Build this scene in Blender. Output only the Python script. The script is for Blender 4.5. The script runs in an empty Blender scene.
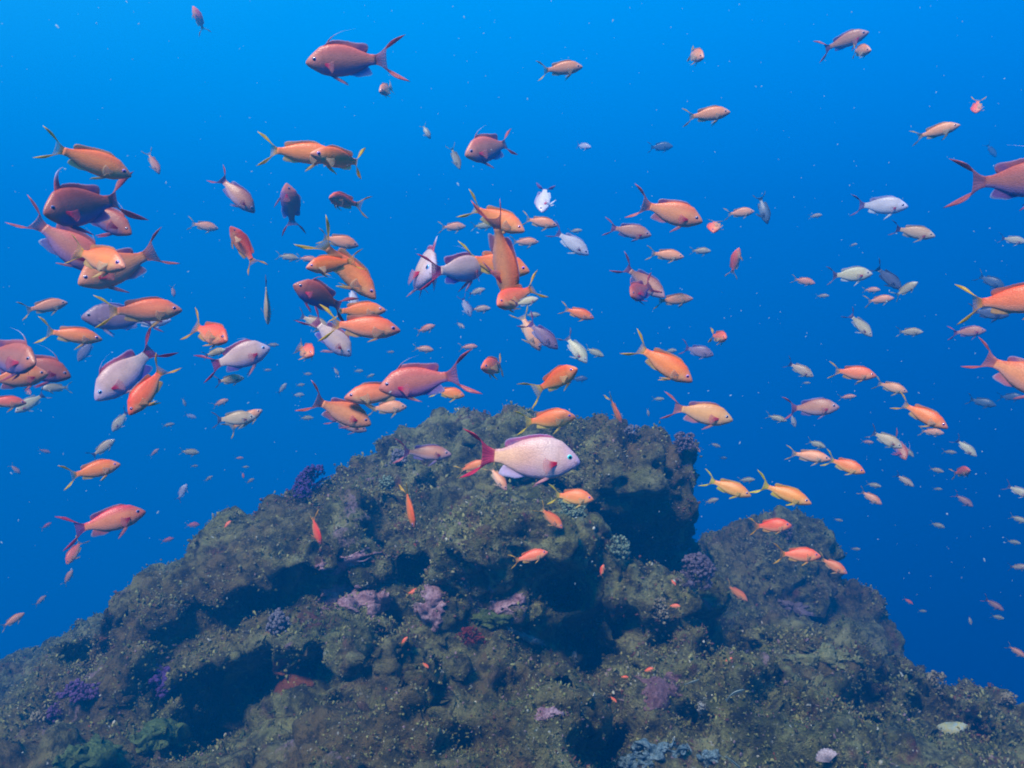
import bpy, bmesh, math, random
import numpy as np
from mathutils import Vector, Matrix
from mathutils.bvhtree import BVHTree

scene = bpy.context.scene
col = scene.collection
R = math.radians
RX, RY, F = 1024, 768, 853.0

# ---------------------------------------------------------------- camera
cam_d = bpy.data.cameras.new('camera')
cam_d.sensor_width = 36.0
cam_d.lens = 36.0 * F / RX
cam_d.clip_start = 0.02
cam_d.clip_end = 400
cam = bpy.data.objects.new('camera', cam_d)
col.objects.link(cam)
cam.location = (0, 0, 0)
cam.rotation_euler = (R(90), 0, 0)
scene.camera = cam

def ray(px, py):
    return Vector(((px - 512) / F, 1.0, (384 - py) / F))
def at(px, py, d):
    return ray(px, py) * d

# ---------------------------------------------------------------- water light (world) and sun
SUN_EL, SUN_AZ = 50.0, -152.0            # azimuth from +Y towards +X
sun_dir = Vector((math.cos(R(SUN_EL)) * math.sin(R(SUN_AZ)), math.cos(R(SUN_EL)) * math.cos(R(SUN_AZ)), math.sin(R(SUN_EL))))
world = bpy.data.worlds.new('World')
scene.world = world
world.use_nodes = True
wt = world.node_tree
wt.nodes.clear()
wo = wt.nodes.new('ShaderNodeOutputWorld')
bg = wt.nodes.new('ShaderNodeBackground')
tc = wt.nodes.new('ShaderNodeTexCoord')
dot = wt.nodes.new('ShaderNodeVectorMath'); dot.operation = 'DOT_PRODUCT'
gd = Vector((-0.50, 0.10, 1.0)).normalized()      # where the water brightens: up and towards the sun side
dot.inputs[1].default_value = gd
ramp = wt.nodes.new('ShaderNodeValToRGB')
mr = wt.nodes.new('ShaderNodeMapRange')
mr.inputs['From Min'].default_value = -1; mr.inputs['From Max'].default_value = 1
wt.links.new(tc.outputs['Generated'], dot.inputs[0])
wt.links.new(dot.outputs['Value'], mr.inputs['Value'])
wt.links.new(mr.outputs['Result'], ramp.inputs['Fac'])
wt.links.new(ramp.outputs['Color'], bg.inputs['Color'])
wt.links.new(bg.outputs['Background'], wo.inputs['Surface'])
WORLD_STOPS = [
    (0.00, (0.000, 0.018, 0.11)),
    (0.30, (0.000, 0.080, 0.42)),
    (0.44, (0.000, 0.195, 0.80)),
    (0.54, (0.000, 0.285, 0.92)),
    (0.64, (0.000, 0.345, 0.95)),
    (0.76, (0.000, 0.420, 0.97)),
    (0.88, (0.020, 0.520, 1.00)),
    (1.00, (0.280, 0.820, 1.12)),
]
el = ramp.color_ramp.elements
while len(el) < len(WORLD_STOPS):
    el.new(0.5)
for e, (p, c) in zip(el, WORLD_STOPS):
    e.position = p; e.color = (*c, 1)
bg.inputs['Strength'].default_value = 0.68

sd = bpy.data.lights.new('sun', 'SUN')
sd.energy = 5.0
sd.angle = R(14)
sd.color = (1.0, 0.90, 0.72)
sun = bpy.data.objects.new('sun', sd)
col.objects.link(sun)
sun.rotation_euler = (-sun_dir).to_track_quat('-Z', 'Y').to_euler()

scene.view_settings.view_transform = 'Standard'
scene.view_settings.look = 'None'
scene.view_settings.gamma = 1.0
scene.view_settings.use_curve_mapping = False
scene.view_settings.exposure = 1.12
cy = scene.cycles
cy.max_bounces = 5; cy.diffuse_bounces = 2; cy.glossy_bounces = 1; cy.transmission_bounces = 2
cy.transparent_max_bounces = 10; cy.volume_bounces = 0
cy.caustics_reflective = False; cy.caustics_refractive = False
cy.use_denoising = True
cy.filter_width = 1.9
cy.sample_clamp_indirect = 4.0

# ---------------------------------------------------------------- helpers
def tag(o, label=None, cat=None, group=None, kind=None):
    if label: o['label'] = label
    if cat: o['category'] = cat
    if group: o['group'] = group
    if kind: o['kind'] = kind
    return o

def mesh_obj(name, V, Fc, mat, parent=None, colors=None, smooth=True):
    me = bpy.data.meshes.new(name)
    me.from_pydata([tuple(v) for v in V], [], [tuple(f) for f in Fc])
    if colors is not None:
        a = me.color_attributes.new('tint', 'FLOAT_COLOR', 'POINT')
        a.data.foreach_set('color', np.asarray(colors, dtype=np.float32).ravel())
    if smooth:
        me.polygons.foreach_set('use_smooth', [True] * len(me.polygons))
    me.materials.append(mat)
    me.update()
    o = bpy.data.objects.new(name, me)
    col.objects.link(o)
    if parent is not None:
        o.parent = parent
    return o

_rng = np.random.RandomState(7)
_perm = _rng.permutation(65536).astype(np.int64)
_vals = _rng.rand(65536) * 2 - 1
def vnoise(P, scale, seed=0):
    """smooth value noise in -1..1, P (n,3)"""
    Q = P / scale + 31.7 * seed
    I = np.floor(Q).astype(np.int64); f = Q - I
    f = f * f * f * (f * (f * 6 - 15) + 10)
    out = np.zeros(len(P))
    for dx in (0, 1):
        wx = f[:, 0] if dx else 1 - f[:, 0]
        for dy in (0, 1):
            wy = f[:, 1] if dy else 1 - f[:, 1]
            for dz in (0, 1):
                wz = f[:, 2] if dz else 1 - f[:, 2]
                h = _perm[(_perm[(_perm[(I[:, 0] + dx) & 65535] + I[:, 1] + dy) & 65535] + I[:, 2] + dz) & 65535]
                out += wx * wy * wz * _vals[h]
    return out

def new_mat(name):
    m = bpy.data.materials.new(name); m.use_nodes = True
    nt = m.node_tree
    return m, nt, nt.nodes['Principled BSDF']
def N(nt, t, **kw):
    n = nt.nodes.new(t)
    for k, v in kw.items():
        if k in n.inputs: n.inputs[k].default_value = v
        else: setattr(n, k, v)
    return n
def noise_fac(nt, scale, detail=4, rough=0.55, lo=0.0, hi=1.0, coord='Object', dist=0.0):
    t = N(nt, 'ShaderNodeTexCoord')
    n = N(nt, 'ShaderNodeTexNoise'); n.inputs['Scale'].default_value = scale
    n.inputs['Detail'].default_value = detail; n.inputs['Roughness'].default_value = rough
    n.inputs['Distortion'].default_value = dist
    nt.links.new(t.outputs[coord], n.inputs['Vector'])
    m = N(nt, 'ShaderNodeMapRange'); m.clamp = True
    m.inputs['From Min'].default_value = lo; m.inputs['From Max'].default_value = hi
    nt.links.new(n.outputs['Fac'], m.inputs['Value'])
    return m.outputs['Result'], n
def mixc(nt, fac, a, b, blend='MIX'):
    m = N(nt, 'ShaderNodeMix'); m.data_type = 'RGBA'; m.blend_type = blend
    for sock, v in ((m.inputs[0], fac), (m.inputs[6], a), (m.inputs[7], b)):
        if hasattr(v, 'is_linked'): nt.links.new(v, sock)
        elif isinstance(v, (int, float)): sock.default_value = v
        else: sock.default_value = (*v, 1)
    return m.outputs[2]
# ---------------------------------------------------------------- haze: the body of water between things
HAZE = 0.16
def make_haze():
    m = bpy.data.materials.new('water_haze'); m.use_nodes = True
    nt = m.node_tree; nt.nodes.clear()
    o = nt.nodes.new('ShaderNodeOutputMaterial')
    v = nt.nodes.new('ShaderNodeVolumePrincipled')
    v.inputs['Color'].default_value = HAZE_COLOR
    v.inputs['Density'].default_value = HAZE
    v.inputs['Anisotropy'].default_value = HAZE_G
    nt.links.new(v.outputs['Volume'], o.inputs['Volume'])
    x0, x1, y0, y1, z0, z1 = -9.5, 9.5, -4.0, 13.0, -5.2, 2.9
    V = [(x, y, z) for x in (x0, x1) for y in (y0, y1) for z in (z0, z1)]
    Fc = [(0, 1, 3, 2), (4, 6, 7, 5), (0, 4, 5, 1), (2, 3, 7, 6), (0, 2, 6, 4), (1, 5, 7, 3)]
    h = mesh_obj('haze', V, Fc, m, smooth=False)
    tag(h, kind='stuff', label='clear blue sea water thickening with distance', cat='water haze')
HAZE_COLOR = (0.0, 0.30, 0.84, 1)
HAZE_G = 0.35
make_haze()

# ---------------------------------------------------------------- reef: boulders fused into one rock mass
def reef_material():
    m, nt, b = new_mat('reef_rock')
    L = nt.links
    f1, _ = noise_fac(nt, 4.2, 6, 0.6, 0.38, 0.62)
    c = mixc(nt, f1, (0.080, 0.088, 0.018), (0.250, 0.240, 0.070))
    f2, _ = noise_fac(nt, 9, 6, 0.7, 0.42, 0.62)
    c = mixc(nt, f2, c, (0.31, 0.30, 0.13))
    f3, _ = noise_fac(nt, 5.3, 5, 0.65, 0.56, 0.66)
    c = mixc(nt, f3, c, (0.145, 0.052, 0.040))
    f9, _ = noise_fac(nt, 1.7, 5, 0.6, 0.48, 0.62)
    c = mixc(nt, f9, c, (0.165, 0.115, 0.042))
    f10, _ = noise_fac(nt, 13, 5, 0.7, 0.44, 0.68)
    c = mixc(nt, f10, c, (0.045, 0.042, 0.015))
    f4, _ = noise_fac(nt, 26, 4, 0.65, 0.46, 0.70)
    c = mixc(nt, f4, c, (0.028, 0.024, 0.012))
    # coralline crust: pink-lilac patches
    f5, _ = noise_fac(nt, 3.1, 6, 0.7, 0.61, 0.66, dist=0.6)
    c = mixc(nt, f5, c, (0.30, 0.20, 0.22))
    # pale barnacle grit
    f6, _ = noise_fac(nt, 75, 2, 0.5, 0.665, 0.73)
    f7, _ = noise_fac(nt, 6, 4, 0.6, 0.42, 0.62)
    mm = N(nt, 'ShaderNodeMath'); mm.operation = 'MULTIPLY'; L.new(f6, mm.inputs[0]); L.new(f7, mm.inputs[1])
    c = mixc(nt, mm.outputs[0], c, (0.50, 0.50, 0.44))
    f8, _ = noise_fac(nt, 30, 3, 0.6, 0.69, 0.74)
    c = mixc(nt, f8, c, (0.34, 0.075, 0.045))
    L.new(c, b.inputs['Base Color'])
    b.inputs['Roughness'].default_value = 0.85
    b.inputs['Specular IOR Level'].default_value = 0.2
    g1, n1 = noise_fac(nt, 24, 6, 0.75)
    g2, n2 = noise_fac(nt, 110, 3, 0.7)
    ad = N(nt, 'ShaderNodeMath'); ad.operation = 'MULTIPLY_ADD'
    L.new(g2, ad.inputs[0]); ad.inputs[1].default_value = 0.35; L.new(g1, ad.inputs[2])
    bp = N(nt, 'ShaderNodeBump'); bp.inputs['Strength'].default_value = 1.0; bp.inputs['Distance'].default_value = 0.035
    L.new(ad.outputs[0], bp.inputs['Height']); L.new(bp.outputs['Normal'], b.inputs['Normal'])
    return m
REEF_MAT = reef_material()

# px, py, depth of centre, half-width px, half-height px, half-depth m, in-picture tilt deg
BOULDERS = [
    # summit block and its shoulders
    (458, 520, 3.55, 88, 98, .60, 20), (500, 468, 3.40, 44, 50, .36, 0), (415, 530, 3.45, 76, 66, .50, 30), (478, 440, 3.45, 40, 28, .2, 0), (352, 508, 3.6, 66, 40, .35, 27), (398, 470, 3.55, 52, 34, .3, 28), (270, 545, 3.7, 60, 36, .3, 27),
    # overhanging head
    (610, 470, 3.45, 76, 52, .45, -14), (654, 508, 3.40, 46, 48, .36, -24), (585, 452, 3.55, 40, 40, .3, 0), (656, 585, 3.75, 40, 84, .35, 0), (600, 570, 3.75, 90, 78, .3, 0), (545, 470, 3.6, 40, 36, .3, 0),
    # long slope falling away
    (335, 570, 3.45, 116, 72, .55, 26), (240, 618, 3.55, 126, 66, .55, 28), (130, 676, 3.75, 110, 60, .55, 28),
    (40, 738, 3.9, 90, 60, .5, 28), (-80, 800, 4.0, 120, 62, .6, 26), (188, 590, 3.85, 56, 28, .3, 28), (104, 650, 4.05, 62, 38, .35, 30),
    (306, 535, 3.75, 56, 34, .4, 26), (362, 512, 3.2, 60, 36, .3, 28), (60, 690, 3.3, 60, 34, .3, 30),
    # ledge lip above the long cave
    (300, 556, 3.06, 112, 32, .33, 16), (385, 550, 3.04, 52, 36, .25, 10), (200, 604, 3.05, 90, 40, .33, 24), (112, 664, 3.0, 84, 40, .35, 26), (150, 668, 2.85, 60, 36, .25, 20),
    (245, 566, 3.2, 90, 32, .3, 28),
    # lobe in front of the summit
    (520, 524, 2.85, 60, 46, .34, 0), (480, 556, 2.78, 42, 58, .28, -8), (556, 532, 2.85, 40, 46, .3, -10), (450, 608, 2.72, 26, 22, .16, 0), (520, 592, 2.8, 62, 28, .25, 6),
    # floor of the cave and middle ledge
    (330, 620, 2.86, 110, 26, .3, 4), (235, 642, 2.86, 74, 30, .28, 16), (200, 660, 2.8, 50, 30, .2, 20), (385, 600, 2.95, 40, 22, .2, 10), (330, 594, 3.3, 120, 50, .3, 8),
    (390, 642, 2.65, 66, 26, .25, 6), (300, 640, 2.72, 40, 18, .2, 30),
    # front dome
    (440, 722, 2.42, 126, 70, .42, 8), (370, 742, 2.30, 82, 60, .33, 22), (500, 702, 2.45, 70, 46, .32, -6), (545, 747, 2.25, 44, 64, .30, 0),
    (470, 662, 2.55, 48, 24, .25, 0), (300, 792, 2.2, 90, 42, .35, 20), (470, 802, 2.1, 130, 58, .4, 0), (420, 690, 2.25, 40, 22, .15, 20), (340, 760, 2.05, 44, 26, .15, 10), (560, 700, 2.3, 30, 34, .15, 0),
    # cave wall behind
    (250, 705, 3.0, 130, 78, .35, 20), (530, 642, 3.05, 90, 58, .3, 0),
    # middle buttress
    (645, 602, 2.85, 42, 42, .28, 0), (660, 652, 2.75, 46, 50, .28, -8), (612, 662, 2.75, 36, 46, .25, 0), (640, 702, 2.65, 58, 48, .28, 0), (688, 588, 3.0, 24, 26, .15, -30), (600, 610, 2.9, 20, 34, .15, 14),
    # far hump
    (768, 606, 4.55, 74, 78, .55, -6), (826, 650, 4.4, 72, 74, .5, -40), (735, 580, 4.5, 46, 48, .4, 0), (880, 705, 4.2, 76, 56, .5, -40), (790, 560, 4.5, 34, 36, .3, -20),
    (760, 650, 3.9, 86, 46, .5, -8), (950, 768, 4.1, 80, 48, .5, -36), (1040, 800, 4.0, 90, 60, .6, -22), (1150, 830, 3.9, 120, 66, .6, -14),
    (826, 662, 3.55, 76, 34, .35, -14), (905, 722, 3.3, 60, 24, .3, -34),
    # near base on the open side
    (760, 745, 2.7, 98, 60, .4, -4), (690, 764, 2.45, 78, 48, .35, 6), (830, 752, 2.6, 78, 50, .4, -12), (905, 766, 2.7, 62, 42, .3, -16),
    (990, 770, 2.8, 74, 44, .35, -20), (760, 812, 2.2, 130, 58, .4, 0), (960, 816, 2.3, 140, 48, .4, -8), (868, 720, 2.95, 56, 28, .3, -24), (1090, 800, 2.6, 100, 50, .4, -12),
    (735, 716, 2.4, 44, 26, .18, -6), (800, 738, 2.3, 40, 22, .15, 10), (950, 748, 2.5, 34, 20, .12, -20),
    # near base on the slope side
    (60, 738, 2.75, 100, 46, .4, 22), (150, 730, 2.7, 66, 42, .3, 12), (30, 796, 2.3, 130, 54, .45, 14), (170, 780, 2.35, 70, 34, .3, 4), (-60, 790, 2.8, 100, 56, .5, 18),
    (110, 764, 2.45, 46, 32, .2, 14), (60, 752, 2.3, 40, 24, .15, 20), (215, 770, 2.3, 36, 30, .2, 0),
]
# mass under and around everything (metres): x, y, z, rx, ry, rz
CORE = [(-0.3, 4.2, -2.6, 2.2, 1.3, 2.05), (-2.2, 4.6, -3.2, 2.4, 1.4, 1.75), (1.2, 4.8, -3.0, 1.5, 1.2, 1.75), (0, 2.9, -2.6, 3.2, 1.3, 1.75),
        (0, 1.6, -2.6, 3.0, 1.2, 1.55), (-2.6, 2.8, -2.8, 1.8, 1.5, 1.6), (2.6, 3.2, -2.9, 1.6, 1.6, 1.6), (0, 0.0, -3.2, 3.2, 1.6, 1.8), (0, 3.2, -3.6, 5.2, 3.6, 1.2)]
def build_reef():
    bm = bmesh.new()
    rng = random.Random(3)
    def ell(M):
        bmesh.ops.create_icosphere(bm, subdivisions=4, radius=1.0, matrix=M)
    for (px, py, d, rx, ry, rd, t) in BOULDERS:
        c = at(px, py, d); s = d / F
        M = Matrix.Translation(c) @ Matrix.Rotation(-R(t), 4, 'Y') @ Matrix.Rotation(rng.uniform(-.3, .3), 4, 'Z') @ Matrix.Diagonal((rx * s, rd, ry * s, 1))
        ell(M)
    for (x, y, z, a, b_, c_) in CORE:
        ell(Matrix.Translation((x, y, z)) @ Matrix.Diagonal((a, b_, c_, 1)))
    me = bpy.data.meshes.new('reef'); bm.to_mesh(me); bm.free()
    o = bpy.data.objects.new('reef', me); col.objects.link(o)
    # break every boulder's roundness before fusing
    P = np.empty(len(me.vertices) * 3); me.vertices.foreach_get('co', P); P = P.reshape(-1, 3)
    Nn = np.empty(len(me.vertices) * 3); me.vertices.foreach_get('normal', Nn); Nn = Nn.reshape(-1, 3)
    dn = vnoise(P, .38, 1) * .085 + vnoise(P, .19, 2) * .05 - np.abs(vnoise(P, .3, 9)) * .05
    P = P + Nn * dn[:, None]
    me.vertices.foreach_set('co', P.ravel()); me.update()
    md = o.modifiers.new('r', 'REMESH'); md.mode = 'VOXEL'; md.voxel_size = VOX; md.use_smooth_shade = True
    dg = bpy.context.evaluated_depsgraph_get()
    me2 = bpy.data.meshes.new_from_object(o.evaluated_get(dg)); me2.name = 'reef'
    o.modifiers.clear(); o.data = me2; me = me2
    P = np.empty(len(me.vertices) * 3); me.vertices.foreach_get('co', P); P = P.reshape(-1, 3)
    Nn = np.empty(len(me.vertices) * 3); me.vertices.foreach_get('normal', Nn); Nn = Nn.reshape(-1, 3)
    W = P + np.stack([vnoise(P, .25, 20), vnoise(P, .25, 21), vnoise(P, .25, 22)], 1) * .07
    rid = 1 - np.abs(vnoise(W, .23, 3)) * 2
    dn = np.abs(vnoise(W, .17, 3)) * .070 - .026 + np.abs(vnoise(W, .085, 14)) * .045 - .012 + vnoise(W, .13, 4) * .022 + vnoise(P, .06, 5) * .016 + np.abs(vnoise(P, .036, 6)) * .020 - np.maximum(vnoise(W, .10, 8) - .25, 0) * .13 - np.maximum(vnoise(W, .05, 12) - .3, 0) * .06
    P = P + Nn * dn[:, None]
    for (px, py, d, r, amp) in PITS:                 # eroded hollows and gullies in the rock
        c = np.array(at(px, py, d)); u = c / np.linalg.norm(c)
        q = P - c; along = q @ u; side = q - along[:, None] * u
        side = side * np.array([1, 1, 1.35]) + (vnoise(P, .07, 51) * r * d / F * .6)[:, None]
        g = np.exp(-((side ** 2).sum(1) / (r * d / F) ** 2) ** 1.6) * (np.abs(along) < .5)
        P = P + (u * amp + np.array([0, 0, -amp * .15])) * g[:, None]
    me.vertices.foreach_set('co', P.ravel()); me.update()
    me.polygons.foreach_set('use_smooth', [True] * len(me.polygons))
    me.materials.clear(); me.materials.append(REEF_MAT)
    tag(o, 'dark brown boulder reef rising to a ledged summit, crusted with algae', 'reef', kind='structure')
    print('reef verts', len(me.vertices), 'faces', len(me.polygons))
    return o
VOX = 0.013
PITS = [(592, 640, 2.6, 32, .34), (908, 664, 3.1, 30, .25), (868, 700, 2.7, 24, .22), (232, 706, 2.6, 36, .26), (270, 672, 2.5, 22, .2), (205, 735, 2.4, 26, .25),
        (566, 590, 2.6, 24, .22), (514, 684, 2.05, 16, .16), (604, 742, 2.2, 22, .30), (735, 642, 3.0, 28, .25), (800, 706, 2.3, 16, .13), (930, 716, 2.6, 26, .20),
        (770, 690, 2.5, 18, .16), (395, 612, 2.7, 22, .2), (690, 720, 2.3, 18, .15), (110, 640, 3.2, 26, .2), (455, 745, 1.95, 16, .12), (660, 640, 2.5, 16, .14), (980, 730, 2.6, 18, .16), (340, 700, 2.1, 14, .1)]
reef = build_reef()
_dg = bpy.context.evaluated_depsgraph_get()
reef_bvh = BVHTree.FromObject(reef, _dg)
def hit(px, py):
    d = ray(px, py)
    loc, nor, idx, dist = reef_bvh.ray_cast(Vector((0, 0, 0)), d.normalized())
    return loc, nor

# ---------------------------------------------------------------- algae turf and grit over the rock (nobody could count it)
def turf():
    me = reef.data
    nf = len(me.polygons)
    C = np.empty(nf * 3); me.polygons.foreach_get('center', C); C = C.reshape(-1, 3)
    Nn = np.empty(nf * 3); me.polygons.foreach_get('normal', Nn); Nn = Nn.reshape(-1, 3)
    A = np.empty(nf); me.polygons.foreach_get('area', A)
    rs = np.random.RandomState(11)
    px = 512 + F * C[:, 0] / np.maximum(C[:, 1], .1); py = 384 - F * C[:, 2] / np.maximum(C[:, 1], .1)
    ok = (C[:, 1] > .8) & (px > -120) & (px < 1150) & (py > 300) & (py < 860) & ((Nn * -C).sum(1) > -0.25 * np.linalg.norm(C, axis=1))
    dist = np.linalg.norm(C, axis=1)
    dens = np.clip(vnoise(C, .22, 31) * 1.2 + .75, .12, 2) * (0.35 + 0.65 * np.clip(Nn[:, 2] + .55, 0, 1)) / dist ** 1.2
    w = np.where(ok, A * dens, 0); w /= w.sum()
    n = N_TURF
    pick = rs.choice(nf, n, p=w)
    c = C[pick] + rs.randn(n, 3) * .007; nn = Nn[pick]
    up = nn + np.array([0, 0, .35]) + rs.randn(n, 3) * .45
    up /= np.linalg.norm(up, axis=1)[:, None]
    t = np.cross(up, rs.randn(n, 3)); t /= np.linalg.norm(t, axis=1)[:, None]
    b = np.cross(up, t)
    kindv = vnoise(c, .16, 41) * 1.1 + rs.randn(n) * .30 + .30 * np.clip(vnoise(c, .6, 44) + .2, 0, 1)
    size = (.0022 + .0060 * rs.rand(n) ** 3)
    size *= np.clip(np.linalg.norm(c, axis=1) / 2.9, .55, 1.1)
    hgt = size * (1.0 + 1.3 * rs.rand(n))
    # each tuft: 3-sided irregular frond pyramid with twisted tip (8 verts / 6 faces -> lump)
    V = np.empty((n, 7, 3)); base = c - nn * .003
    for k in range(3):
        a = k * 2.094 + rs.rand(n) * .8
        r = size * (.45 + .5 * rs.rand(n))
        V[:, k] = base + t * (np.cos(a) * r)[:, None] + b * (np.sin(a) * r)[:, None]
        r2 = size * (.35 + .75 * rs.rand(n)); a2 = a + .6
        V[:, 3 + k] = base + t * (np.cos(a2) * r2)[:, None] + b * (np.sin(a2) * r2)[:, None] + up * (hgt * (.35 + .4 * rs.rand(n)))[:, None]
    V[:, 6] = base + up * hgt[:, None] + t * (size * .3)[:, None]
    q = np.array([[0, 1, 4, 3], [1, 2, 5, 4], [2, 0, 3, 5]]); tr = np.array([[3, 4, 6], [4, 5, 6], [5, 3, 6]])
    off = (np.arange(n) * 7)[:, None, None]
    Q = (q[None] + off).reshape(-1, 4); T = (tr[None] + off).reshape(-1, 3)
    pal = np.array([[.095, .105, .022], [.180, .178, .050], [.26, .25, .09], [.130, .095, .032], [.15, .060, .040], [.055, .075, .020], [.25, .23, .12], [.26, .17, .18], [.52, .50, .40]])
    ki = np.select([kindv < -.75, kindv < -.35, kindv < .0, kindv < .4, kindv < .75, kindv < 1.0], [5, 0, 1, 2, 3, 6], 4)
    rr = rs.rand(n)
    near = np.clip(3.3 - np.linalg.norm(c, axis=1), 0, 1.2)
    ki = np.where(rr < .006 + .014 * near, 8, ki); ki = np.where((rr > .03) & (rr < .05 + .03 * near), 7, ki); ki = np.where((rr > .09) & (rr < .09 + .05 * near), 4, ki)
    colr = pal[ki] * (.55 + .6 * rs.rand(n))[:, None]
    cc = np.repeat(np.concatenate([colr, np.ones((n, 1))], 1), 7, axis=0)
    me2 = bpy.data.meshes.new('algae_turf')
    nv = n * 7
    me2.vertices.add(nv); me2.vertices.foreach_set('co', V.reshape(-1))
    lv = np.concatenate([Q.ravel(), T.ravel()]); me2.loops.add(len(lv)); me2.loops.foreach_set('vertex_index', lv.astype(np.int32))
    ls = np.concatenate([np.arange(len(Q)) * 4, len(Q) * 4 + np.arange(len(T)) * 3]); me2.polygons.add(len(ls))
    me2.polygons.foreach_set('loop_start', ls.astype(np.int32))
    me2.polygons.foreach_set('loop_total', np.concatenate([np.full(len(Q), 4), np.full(len(T), 3)]).astype(np.int32))
    me2.update(calc_edges=True); me2.validate()
    a = me2.color_attributes.new('tint', 'FLOAT_COLOR', 'POINT'); a.data.foreach_set('color', cc.astype(np.float32).ravel())
    m, nt, bs = new_mat('turf'); at_ = N(nt, 'ShaderNodeAttribute'); at_.attribute_name = 'tint'
    nt.links.new(at_.outputs['Color'], bs.inputs['Base Color']); bs.inputs['Roughness'].default_value = .8; bs.inputs['Specular IOR Level'].default_value = .25
    me2.materials.append(m)
    o = bpy.data.objects.new('algae_turf', me2); col.objects.link(o)
    tag(o, 'fuzzy olive and brown algae turf covering the boulders', 'algae', kind='stuff')
N_TURF = 190000
turf()
# ---------------------------------------------------------------- fish
def skin_material():
    m, nt, b = new_mat('fish_skin'); L = nt.links
    at_ = N(nt, 'ShaderNodeAttribute'); at_.attribute_name = 'tint'
    tcn = N(nt, 'ShaderNodeTexCoord')
    mp = N(nt, 'ShaderNodeMapping'); mp.inputs['Scale'].default_value = (46, 20, 60)
    L.new(tcn.outputs['Object'], mp.inputs['Vector'])
    vo = N(nt, 'ShaderNodeTexVoronoi'); vo.inputs['Scale'].default_value = 1.0
    L.new(mp.outputs[0], vo.inputs['Vector'])
    mr_ = N(nt, 'ShaderNodeMapRange'); mr_.inputs['From Max'].default_value = .8
    mr_.inputs['To Min'].default_value = 1.04; mr_.inputs['To Max'].default_value = .86
    L.new(vo.outputs['Distance'], mr_.inputs['Value'])
    nf, _ = noise_fac(nt, 9, 3, .6, .3, .7)
    m2 = N(nt, 'ShaderNodeMapRange'); m2.inputs['To Min'].default_value = .90; m2.inputs['To Max'].default_value = 1.08
    L.new(nf, m2.inputs['Value'])
    mu = N(nt, 'ShaderNodeMath'); mu.operation = 'MULTIPLY'; L.new(mr_.outputs[0], mu.inputs[0]); L.new(m2.outputs[0], mu.inputs[1])
    sc = N(nt, 'ShaderNodeVectorMath'); sc.operation = 'SCALE'
    L.new(at_.outputs['Color'], sc.inputs[0]); L.new(mu.outputs[0], sc.inputs['Scale'])
    L.new(sc.outputs[0], b.inputs['Base Color'])
    b.inputs['Roughness'].default_value = .34
    b.inputs['Specular IOR Level'].default_value = .35
    bp = N(nt, 'ShaderNodeBump'); bp.inputs['Strength'].default_value = .12; bp.inputs['Distance'].default_value = .004
    bp.invert = True
    L.new(vo.outputs['Distance'], bp.inputs['Height']); L.new(bp.outputs[0], b.inputs['Normal'])
    tr = N(nt, 'ShaderNodeBsdfTransparent')
    tl = N(nt, 'ShaderNodeBsdfTranslucent'); L.new(at_.outputs['Color'], tl.inputs['Color'])
    # alpha under 1 marks thin fin membrane: part light passes through
    lt = N(nt, 'ShaderNodeMath'); lt.operation = 'LESS_THAN'; L.new(at_.outputs['Alpha'], lt.inputs[0]); lt.inputs[1].default_value = .985
    hf = N(nt, 'ShaderNodeMath'); hf.operation = 'MULTIPLY'; L.new(lt.outputs[0], hf.inputs[0]); hf.inputs[1].default_value = .45
    mx0 = N(nt, 'ShaderNodeMixShader'); L.new(hf.outputs[0], mx0.inputs[0]); L.new(b.outputs[0], mx0.inputs[1]); L.new(tl.outputs[0], mx0.inputs[2])
    mx = N(nt, 'ShaderNodeMixShader')
    L.new(at_.outputs['Alpha'], mx.inputs[0]); L.new(tr.outputs[0], mx.inputs[1]); L.new(mx0.outputs[0], mx.inputs[2])
    L.new(mx.outputs[0], nt.nodes['Material Output'].inputs['Surface'])
    return m
SKIN = skin_material()
def eye_material():
    m, nt, b = new_mat('fish_eye')
    at_ = N(nt, 'ShaderNodeAttribute'); at_.attribute_name = 'tint'
    nt.links.new(at_.outputs['Color'], b.inputs['Base Color']); b.inputs['Roughness'].default_value = .12
    return m
EYE = eye_material()

UP_S = [0, .02, .06, .13, .22, .34, .46, .58, .70, .82, .92, 1.0]
UP_Z = [.010, .034, .068, .116, .172, .196, .198, .182, .150, .105, .068, .062]
LO_Z = [-.012, -.034, -.060, -.096, -.140, -.165, -.172, -.165, -.138, -.092, -.058, -.054]
WD_Y = [.008, .026, .046, .066, .082, .090, .086, .074, .056, .036, .020, .014]
def lerp(a, b, t): return a + (b - a) * t
def mixv(a, b, t): return np.asarray(a) * (1 - t) + np.asarray(b) * t
def sstep(a, b, x):
    t = np.clip((x - a) / (b - a), 0, 1); return t * t * (3 - 2 * t)

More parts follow.
